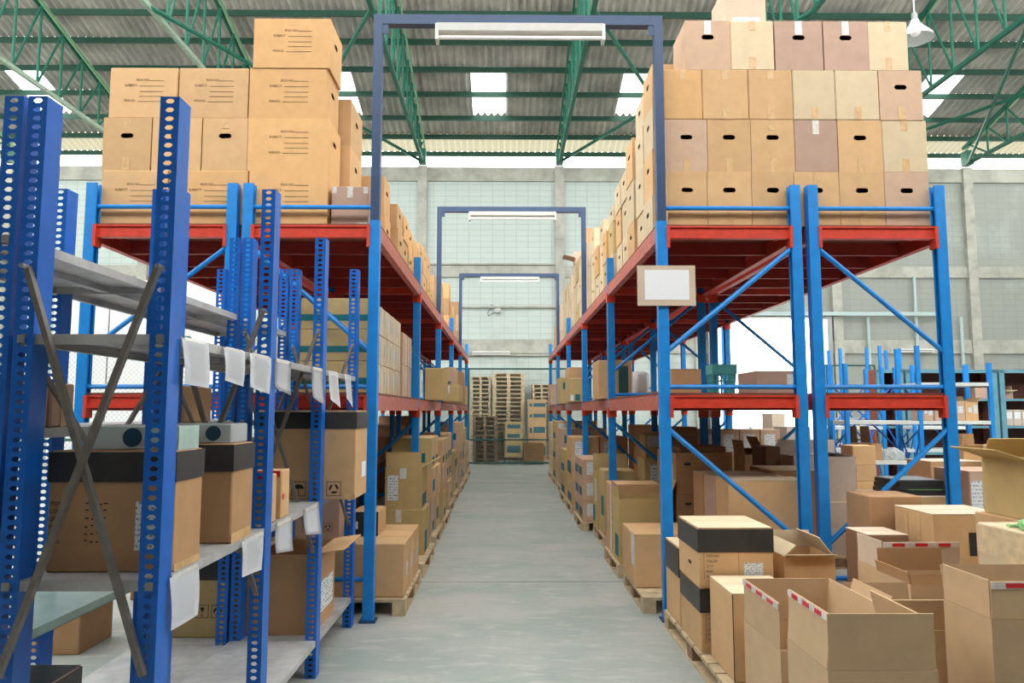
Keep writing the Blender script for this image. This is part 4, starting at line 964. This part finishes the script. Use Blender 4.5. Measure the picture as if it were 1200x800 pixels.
for i, (a, c) in enumerate(((197.5, 231), (281, 306), (320, 340), (353, 371))):
    paper('white paper on the middle shelf edge at left, %s from the camera' % NTH[i], a, c, S2 - .006, [.17, .155, .15, .15][i], 1.1 + 1.3 * i, 640)
# boxes on the aisle shelving
xr = SX1 - .012
def on_shelf(ufr, vt, vb, ub, zs, x=None):               # front and rear distance and top height from pixels of the aisle-side face
    y0 = PX(ufr, (vt + vb) / 2, x or xr)[0]; y1 = PX(ub, (vt + vb) / 2, x or xr)[0]
    return y0, y1, zs, P(ufr, vt, y0)[1]
q = on_shelf(204, 528, 668, 236, S2); q = (max(q[0], SY[0] + .02),) + q[1:]; ZB1 = q[3]; YB1 = q[:2]
carton('large black-topped box with a white label, nearest on the left shelving', xr - .42, xr, *q, 'brown', band=.74, tape='r', form=('f', 'scrawl', .30, .40, 1.), lab=(('f', .70, .97, .18, .58),), patch=(('tape', 'r', .05, .98, .0, .06),))
q = on_shelf(272, 520, 635, 296, S2); ZB2 = q[3]; YB2 = q[:2]
carton('second black-topped box further along the left shelving', xr - .38, xr, *q, 'brown', band=.72, patch=(('tape', 'r', .0, .95, .0, .1), ('tape_clear', 'r', .1, .98, .84, .99)))
for i, (ua, ub, vt) in enumerate(((316.5, 325, 556), (331, 340, 551))):
    q = on_shelf(ua if i else 317.5, vt, 605, ub, S2)
    carton(['narrow tan box with a red-marked edge on the left shelving', 'slightly larger tan box beside the narrow one on the left shelving'][i], xr - .2, xr - .004, *q, 'tan', patch=(('tape_red', 'f', .3, .95, .86, .99), ('tape_red', 'r', .1, .3, .4, .5)))
yb = SY[2] + .10; xb = P(417, 535, yb)[0]
carton('very large black-banded box with handling icons on the left shelving', xb - .62, xb, yb, PX(430, 530, xb)[0], S2, P(400, 482, yb)[1], 'tan', band=.80, flaps=True, form=('f', 'icons', .62, .12, 1.25), patch=(('tape', 'f', .9, 1., .0, .06), ('paper', 'r', .5, .85, .22, .4), ('tape_clear', 'r', .3, .9, .84, .99)))
xb = P(367, 700, yb)[0]
open_carton('brown open box with one flap hanging out on the bottom left shelf', xb - .48, xb, yb, yb + .55, S3, P(340, 650, yb)[1], 'brown', fl=(('r', .18, 82), ('l', .18, -80)), inner='tan', lab=(('r', .05, .9, .18, .58),))
# items on the black-topped boxes
def clam(label, x0, x1, y0, y1, z, h):
    t = thing('clamshell_pack', label, 'packaging', ((x0 + x1) / 2, (y0 + y1) / 2, z + .001))
    hx, hy = (x1 - x0) / 2, (y1 - y0) / 2
    o = link('plastic_shell', body_mesh('clear', 2 * hx, 2 * hy, h), t)
    blk('card_insert', 'shelf_mint', t, -hx + .004, hx * .2, -hy + .004, hy - .004, .002, h - .006)
    rod('dark_disc', 'lens_blue', t, (hx * .55, -hy - .003, h * .5), (hx * .55, hy * .2, h * .5), h * .38, 16); return t
clam('clear clamshell pack with a dark disc on the nearest black-topped box', xr - .32, xr - .12, YB1[0] + .03, YB1[1] - .03, ZB1, .085)
carton('small mint box on the nearest black-topped box, beside the clamshell', xr - .115, xr - .01, YB1[0] + .03, YB1[1] - .03, ZB1, ZB1 + .082, 'pale', patch=(('shelf_mint', 'f', 0, 1, 0, 1), ('shelf_mint', 'r', 0, 1, 0, 1)), name='product_box')
clam('long mint clamshell pack on the second black-topped box', xr - .36, xr - .02, YB2[0] + .03, YB2[1] - .03, ZB2, .082)
# second row contents
carton('pinkish taped box on the rear left shelf, nearer of two', BX1 - .30, BX1 - .06, 2.58, 2.715, T2, T2 + .165, 'pink', patch=(('tape', 'r', .4, .6, .0, .5),))
carton('pinkish taped box on the rear left shelf, farther of two', BX1 - .30, BX1 - .055, 2.725, 2.87, T2, T2 + .165, 'pink', patch=(('tape', 'r', .4, .6, .0, .5),))
carton('tan box on the rear left shelf behind the shelf papers', BX1 - .13, BX1 - .02, 3.72, 4.12, T2, T2 + .19, 'tan', form=('f', 'bars', .5, .7, .5))
carton('black-topped dark box at the bottom left corner', BX1 - .46, BX1 - .03, 2.7, 2.97, .19, .56, 'mauve', band=.6, patch=(('band', 't', 0, 1, 0, 1),))
carton('black-topped box with handling icons on the rear bottom shelf', BX1 - .45, BX1 - .05, 4.56, 4.95, .19, .70, 'khaki', band=.66, form=('f', 'icons', .62, .3, 1.1))
carton('brown taped carton lying on the floor behind the rear shelving', -3.25, -2.7, 4.85, 5.25, 0, .40, 'brown', flaps=True, patch=(('tape', 'f', .4, .5, 0, 1),))
carton('tan carton standing on the floor behind the middle of the shelving', -2.75, -2.25, 5.75, 6.2, 0, .9, 'tan')
# ---------------------------------------------------------------- far end: fence, pallet stacks and trolley
def fence(label, x0, x1, y, zt, posts, open_=None):
    t = thing('chain_link_fence', label, 'fence', ((x0 + x1) / 2, y, 0), 0, 'chain-link fences')
    ox = (x0 + x1) / 2
    for x in posts: rod('fence_post', 'fence_green', t, (x - ox, 0, 0), (x - ox, 0, zt), .03)
    for z in (zt, P(600, 515, y)[1], .06): rod('rail', 'fence_green', t, (x0 - ox, 0, z), (x1 - ox, 0, z), .025)
    bm = bmesh.new(); p = .085; H = zt - .06; n = int((x1 - x0 + H) / p)
    for s in (1, -1):
        for i in range(n + 1):
            xa = -H + i * p; a = max(0, xa); b_ = min(x1 - x0, xa + H)
            if b_ - a < .02: continue
            za, zb_ = (a - xa), (b_ - xa)
            if s < 0: a, b_ = (x1 - x0) - a, (x1 - x0) - b_
            p0 = Vector((x0 - ox + a, .004 * s, .06 + za)); p1 = Vector((x0 - ox + b_, .004 * s, .06 + zb_))
            b_tube(bm, p0, p1, .003, 3)
    o = link('chain_link', fin(bm, 'chain_link', 'wire'), t); o['kind'] = 'stuff'
YE = 21.2
zt = P(600, 432, YE)[1]
fence('green-framed chain-link fence across the end of the aisle', -2.6, 2.4, YE, zt, (-2.6, X_at(549, YE), 2.4))
fence('chain-link fence panel beside the bright doorway at right', X_at(968, YE), X_at(1027, YE), YE, P(1000, 428, YE)[1], (X_at(968, YE), X_at(1021, YE), X_at(1027, YE)))
fence('chain-link fence seen high behind the left shelving', -7.6, -5.4, 12.6, P(130, 395, 12.6)[1], (-7.6, -5.4))
# stacked pallets: one mesh each, far away
bm = bmesh.new()
for y in (-.46, 0, .46):
    b_box(bm, -.55, .55, y - .05, y + .05, 0, .018)
    for x in (-.48, 0, .48): b_box(bm, x - .06, x + .06, y - .05, y + .05, .018, .10)
for i in range(6): b_box(bm, -.55, .55, -.5 + i * .174, -.5 + i * .174 + .13, .104, .122)
for x in (-.48, 0, .48): b_box(bm, x - .06, x + .06, -.5, .5, .088, .104)
bmesh.ops.translate(bm, verts=bm.verts, vec=(0, 0, 0))
b_box(bm, -.55, .55, -.02, .02, .018, .10)  # added centre board, keeps light from passing through the slots
far_p = {m: None for m in ('wood', 'wood_dark')}
me = fin(bm, 'far_pallet', 'wood'); far_p['wood'] = me; m2 = me.copy(); m2.materials.clear(); m2.materials.append(MATS['wood_dark']); far_p['wood_dark'] = m2
def pstack(where, u0, u1, vt, vb, Y, m, zb=0):
    a, c = X_at(u0, Y), X_at(u1, Y); ztop = P(u0, vt, Y)[1]
    n = max(1, int((ztop - zb) / .125)); dz = (ztop - zb) / n
    for i in range(n):
        o = link('stacked_pallet', far_p[m], None, ((a + c) / 2 + random.uniform(-.01, .01), Y + .5, zb + dz * i))
        o.scale = ((c - a) / 1.1, 1, dz / .1225)
        tag(o, 'wooden pallet, %s, in the %s' % ((NTH[i] + ' from the floor') if i else 'lowest', where), 'pallet', where)
pstack('left pale pallet stack', 551, 575, 441, 540, 23.0, 'wood')
pstack('tallest pallet stack', 577, 615, 437, 540, 22.9, 'wood')
pstack('dark pallet stack', 554, 583, 488, 541, 21.5, 'wood_dark')
pstack('pallet stack behind the blue-printed boxes', 624, 646, 450, 540, 23.0, 'wood')
# box piles behind the fence
def fbox(label, u0, v0, u1, v1, Y, D, c, z0=None, **kw):
    a, b_, za, z1 = px(u0, v0, u1, v1, Y); return carton(label, a, b_, Y, Y + D, za if z0 is None else z0, z1, c, **kw)
zb = 0
for i, (v, w_) in enumerate(((513, 'bottom'), (493, 'lower middle'), (480, 'upper middle'), (468, 'top'))):
    fbox('%s tan carton with blue print in the pile right of the tall pallets' % w_, 619, v, 640, v + 20, 22.15, .7, 'tan', z0=zb, patch=(('blue_print', 'f', .3, .95, .3, .65), ('teal', 'f', .08, .22, .3, .6))); zb = P(630, v, 22.15)[1]
t = thing('trolley', 'low dark hand trolley behind the fence', 'trolley', (X_at(601, 21.5), 21.75, 0))
blk('trolley_deck', 'black', t, -.29, .29, -.25, .25, .14, .18)
for x in (-.24, .24):
    for y in (-.2, .2): rod('wheel', 'black', t, (x - .02, y, .07), (x + .02, y, .07), .07, 12)
rod('handle', 'black', t, (-.28, 0, .18), (-.33, 0, .9), .018)
zb = .181
for i, v in enumerate((516, 505, 494)):
    zt_ = P(600, v, 21.55)[1]; carton('%s khaki box with blue lettering on the trolley' % ['bottom', 'middle', 'top'][i], X_at(591.5, 21.55), X_at(611.5, 21.55), 21.55, 21.95, zb, zt_, 'khaki', patch=(('blue_print', 'f', .15, .9, .3, .7),)); zb = zt_
t = thing('slatted_crate', 'brown slatted crate on the floor behind the fence', 'crate', ((X_at(614, 21.4) + X_at(637, 21.4)) / 2, 21.75, 0))
wd = (X_at(637, 21.4) - X_at(614, 21.4)) / 2; hh = P(620, 519, 21.4)[1]
for i in range(5):
    z = .08 + (hh - .08) * i / 5
    for y in (-.3, .3): blk('slat', 'crate_brown', t, -wd, wd, y - .01, y + .01, z, z + (hh - .08) / 5 - .015)
    for x in (-wd, wd): blk('slat', 'crate_brown', t, x - .01, x + .01, -.29, .29, z, z + (hh - .08) / 5 - .015)
blk('crate_base', 'black', t, -wd, wd, -.3, .3, 0, .08)
# electrical box and wire on the wall
t = thing('junction_box', 'grey electrical box with wires on the back wall above the aisle', 'electrical box', (X_at(583, WALLY), WALLY - .12, P(583, 367, WALLY)[1]))
blk('case', 'grey_metal', t, -.1, .1, -.1, .0, 0, .14); blk('small_case', 'grey_metal', t, -.24, -.13, -.06, .0, .16, .26)
rod('wire', 'black', t, (-.1, -.05, .02), (-.3, -.05, -.12), .008); rod('wire', 'black', t, (-.3, -.05, -.12), (-.33, -.05, .0), .008); rod('wire', 'black', t, (-.33, -.05, .0), (-.19, -.05, .17), .008)
for u, v0, v1 in ((1078, 325, 425), (1131, 372, 430), (1021, 372, 430)):
    x = X_at(u, WALLY - .1); tag(rod('wall_pipe', 'pipe', None, (x, WALLY - .16, P(u, v1, WALLY)[1]), (x, WALLY - .16, P(u, v0, WALLY)[1]), .05), 'thin grey-blue pipe running up the back wall at right, %s' % {1078: 'under the middle ledge', 1131: 'rightmost', 1021: 'nearest the doorway'}[u], 'pipe')
# gate track over the doorway
z = P(1000, 369, WALLY)[1]; (blk('door_track', 'pipe', d1, X_at(835, WALLY), X_at(1105, WALLY), WALLY - .36, WALLY - .28, z - .06, z + .06))
# pendant lamp
yp = 12.; xp, zp = P(1073, 46, yp)
t = thing('pendant_lamp', 'clear dome pendant lamp hanging at upper right beside the boxes', 'lamp', (xp, yp, zp))
bm = bmesh.new(); prof = [(.02, .36), (.07, .34), (.10, .26), (.17, .17), (.27, .06), (.29, .0)]
R_ = [[bm.verts.new((r * math.cos(a), r * math.sin(a), z)) for a in [2 * math.pi * i / 20 for i in range(20)]] for r, z in prof]
for A, B in zip(R_, R_[1:]):
    for i in range(20): bm.faces.new((A[i], A[(i + 1) % 20], B[(i + 1) % 20], B[i]))
link('dome_shade', fin(bm, 'dome', 'clear_white', True), t)
bm = bmesh.new(); bmesh.ops.create_uvsphere(bm, u_segments=14, v_segments=8, radius=.09); o = link('bulb', fin(bm, 'bulb', 'tube_glass', True), t, (0, 0, .14))
rod('lamp_neck', 'grey_metal', t, (0, 0, .34), (0, 0, .46), .05, 12); rod('cord', 'paper_grey', t, (0, 0, .46), (0, 0, roof_z(yp) - zp), .014, 6)
# ---------------------------------------------------------------- shelving and cabinets beyond the right rack
def plain_shelf(label, xs, y0, y1, hs, zs, group):
    t = thing('shelving_unit', label, 'shelf', (xs[0], y0, 0), 0, group); ox = xs[0]
    for k, x in enumerate(xs):
        for y, hh in ((y0, hs[k]), (y1, hs[k])):
            bm = bmesh.new(); s = 1
            b_prism(bm, [(0, 0), (.05, 0), (.05, .045), (.046, .045), (.046, .004), (.004, .004), (.004, .045), (0, .045)], 0, hh)
            link('post', fin(bm, 'shelf_post', 'rack_blue'), t, (x - ox - .025, y - y0, 0))
        rod('side_brace', 'slot_blue', t, (x - ox, .03, .3), (x - ox, y1 - y0, 1.2), .012); rod('side_brace', 'slot_blue', t, (x - ox, .03, 1.2), (x - ox, y1 - y0, .3), .012)
    for i in range(len(xs) - 1):
        for z in zs[i]: blk('shelf_board', 'shelf_white', t, xs[i] - ox + .027, xs[i + 1] - ox - .027, .002, y1 - y0 + .045, z - .045, z)
        rod('back_brace', 'slot_blue', t, (xs[i] - ox, y1 - y0 + .06, 1.95), (xs[i + 1] - ox, y1 - y0 + .06, 1.0), .014); rod('back_brace', 'slot_blue', t, (xs[i] - ox, y1 - y0 + .06, 1.0), (xs[i + 1] - ox, y1 - y0 + .06, 1.95), .014)
    return t
YC = 9.6
xs = [X_at(993, YC), X_at(1079, YC), X_at(1163, YC)]
z1, z2, z3 = P(1080, 448, YC)[1], P(1080, 493, YC)[1], P(1080, 540, YC)[1]
plain_shelf('blue-posted white shelving just behind the right outer rack', xs, YC, YC + .5, [P(993, 426, YC)[1], P(1079, 405, YC)[1], P(1163, 425, YC)[1]], [(z2, z3, .45), (z1, z2, z3, .45)], 'white shelving at right')
Y2 = 11.4
xs2 = [X_at(976, Y2), X_at(1036, Y2), X_at(1057, Y2) + .2, X_at(1136, Y2)]
plain_shelf('blue-posted white shelving in the second row beyond the right rack', xs2, Y2, Y2 + .5, [P(976, 428, Y2)[1], P(1036, 430, Y2)[1], P(1057, 428, Y2)[1], P(1136, 427, Y2)[1]], [(.95, 1.3), (.95,), (.95, 1.3)], 'white shelving at right')
Y3 = 14.
xs3 = [X_at(988, Y3), X_at(1004, Y3) + .5, X_at(1058, Y3)]
plain_shelf('tall blue-posted shelving in the third row near the doorway', xs3, Y3, Y3 + .5, [P(988, 408, Y3)[1], P(1004, 405, Y3)[1], P(1058, 408, Y3)[1]], [(.9, 1.4), (.9, 1.4)], 'white shelving at right')
def sbox(label, u0, v0, u1, z0, Y, D, c, **kw):
    a, b_, _, z1_ = px(u0, v0, u1, v0 + 20, Y); return carton(label, a, b_, Y, Y + D, z0, z1_, c, **kw)
sbox('pink carton with two white labels on the white shelf, left of the outer post', 1082, 476, 1094, z2, YC + .05, .3, 'pink', lab=(('f', .1, .4, .5, .85), ('f', .5, .95, .4, .95)))
sbox('plain mauve carton on the white shelf beside the outer post', 1095, 476, 1106, z2, YC + .05, .3, 'mauve')
sbox('pink carton with one label on the white shelf right of the outer post', 1119, 470, 1131, z2, YC + .05, .3, 'pink', lab=(('f', .3, .8, .4, .75),))
open_carton('half-open carton with labels on the white shelf right of the outer post', X_at(1132, YC + .05), X_at(1147, YC + .05), YC + .06, YC + .36, z2, P(1140, 471, YC)[1], 'tan', fl=(('r', .08, 50), ('l', .06, -80), ('b', .08, 8)), lab=(('f', .2, .5, .45, .72), ('f', .62, .95, .4, .85)))
open_carton('open orange carton of parts on the lower white shelf at right', X_at(1127, YC + .06), X_at(1160, YC + .06), YC + .07, YC + .42, z3, P(1140, 522, YC)[1], 'orange', fl=(('f', .12, 85), ('b', .14, 5), ('l', .14, 0)))
for i, (u, v, c) in enumerate(((1000, 478, 'dark'), (1015, 478, 'dark'))):
    open_carton('dark open carton on the middle white shelf, %s' % ['left one', 'right one'][i], X_at(u, YC + .1) + .05, X_at(u + 13, YC + .1) + .04, YC + .1, YC + .4, z3, P(u, 470 + 50, YC)[1], 'brown', fl=(('b', .22, 4), ('f', .0001, 0)), inner='dark')
bag('bundle of clear plastic film on the lower white shelf', X_at(1043, YC + .2), YC + .2, z3 + .001, .3, .25, .2, 'clear', 3)
sbox('tan carton on the top white shelf at right', 1106, 458, 1120, z2 + .42, YC + .05, .3, 'tan') if 0 else None
# brown cabinets with teal frames
YK = 13.2
def cabinet(label, u0, u1, zs):
    a, c = X_at(u0, YK), X_at(u1, YK); zt = P(1100, 433, YK)[1]
    t = thing('open_cabinet', label, 'cabinet', ((a + c) / 2, YK, 0), 0, 'brown open cabinets'); h_ = (c - a) / 2
    blk('back_panel', 'cabinet_red', t, -h_, h_, .43, .45, 0, zt)
    for s in (-1, 1):
        blk('side_panel', 'cabinet_side', t, s * h_ - .015, s * h_ + .015, .03, .43, 0, zt); blk('frame_post', 'cabinet_frame', t, s * (h_ - .05) - .045, s * (h_ - .05) + .045, -.03, .03, 0, zt)
    blk('frame_head', 'cabinet_frame', t, -h_, h_, -.03, .03, zt - .06, zt); blk('top_panel', 'cabinet_side', t, -h_, h_, .03, .45, zt - .03, zt)
    for z in zs: blk('cabinet_shelf', 'cabinet_frame', t, -h_ + .09, h_ - .09, -.01, .42, z - .04, z)
    return a, c
kz = [P(1100, v, YK)[1] for v in (467, 499, 530)]
cabinet('dark red-brown open cabinet with teal frame behind the white shelving', 1062, 1170, kz)
cabinet('dark red-brown open cabinet with teal frame at the right edge', 1172, 1275, kz)
cabinet('dark red-brown open cabinet with teal frame, leftmost of the three', 1028, 1060, kz)
sbox('grey-tan carton on the upper shelf of the middle brown cabinet', 1143, 454, 1160, kz[0], YK + .06, .3, 'mauve')
open_carton('open carton with a pale flap on the upper shelf of the right brown cabinet', X_at(1178, YK), X_at(1191, YK), YK + .06, YK + .34, kz[0], P(1180, 459, YK)[1], 'mauve', fl=(('f', .14, 80), ('b', .1, 5), ('r', .1, -10)), inner='cream')
for i in range(3):
    sbox('grey-tan carton with white label on the lower shelf of the right cabinet, %s' % ['first', 'second', 'third'][i], 1178 + 10 * i, 480, 1187.4 + 10 * i, kz[1], YK + .06, .3, 'grey', lab=(('f', .1, .85, .45, .85),), group='labelled cartons in the right cabinet')
carton('blue and white printed carton at the right edge behind the open khaki box', X_at(1170, 8.), X_at(1205, 8.), 7.8, 8.3, 0, P(1180, 522, 8.)[1], 'pale', patch=(('blue_print', 'f', 0, 1, .8, 1), ('paper', 'f', .1, .5, .84, .96)))
# clutter silhouettes by the bright doorway
for i, (u0, v0, u1, Y, c) in enumerate(((905, 484, 920, 15., 'pale'), (922, 500, 950, 12., 'grey'))):
    sbox(['tall cream carton standing near the bright doorway', 'grey carton standing near the bright doorway'][i], u0, v0, u1, 0, Y, .6, c)
t = thing('work_table', 'steel work table standing in front of the bright doorway', 'table', (X_at(885, 16.), 16., 0))
blk('table_top', 'grey_metal', t, -.6, .6, -.3, .3, .86, .9)
for x in (-.55, .55):
    for y in (-.26, .26): blk('leg', 'grey_metal', t, x - .02, x + .02, y - .02, y + .02, 0, .86)
t = thing('spray_bottle', 'small turquoise bottle on the steel work table', 'bottle', (X_at(878, 16.), 15.95, .9))
bm = bmesh.new(); prof = [(.05, 0), (.055, .02), (.055, .14), (.02, .19), (.018, .24), (.03, .245), (.03, .28)]
R_ = [[bm.verts.new((r * math.cos(a), r * math.sin(a), z)) for a in [2 * math.pi * i / 12 for i in range(12)]] for r, z in prof]
for A, B in zip(R_, R_[1:]):
    for i in range(12): bm.faces.new((A[i], A[(i + 1) % 12], B[(i + 1) % 12], B[i]))
bm.faces.new(R_[0]); bm.faces.new(R_[-1]); link('bottle_body', fin(bm, 'bottle', 'teal_basket', True), t); blk('nozzle', 'white', t, -.05, .03, -.012, .012, .28, .31)
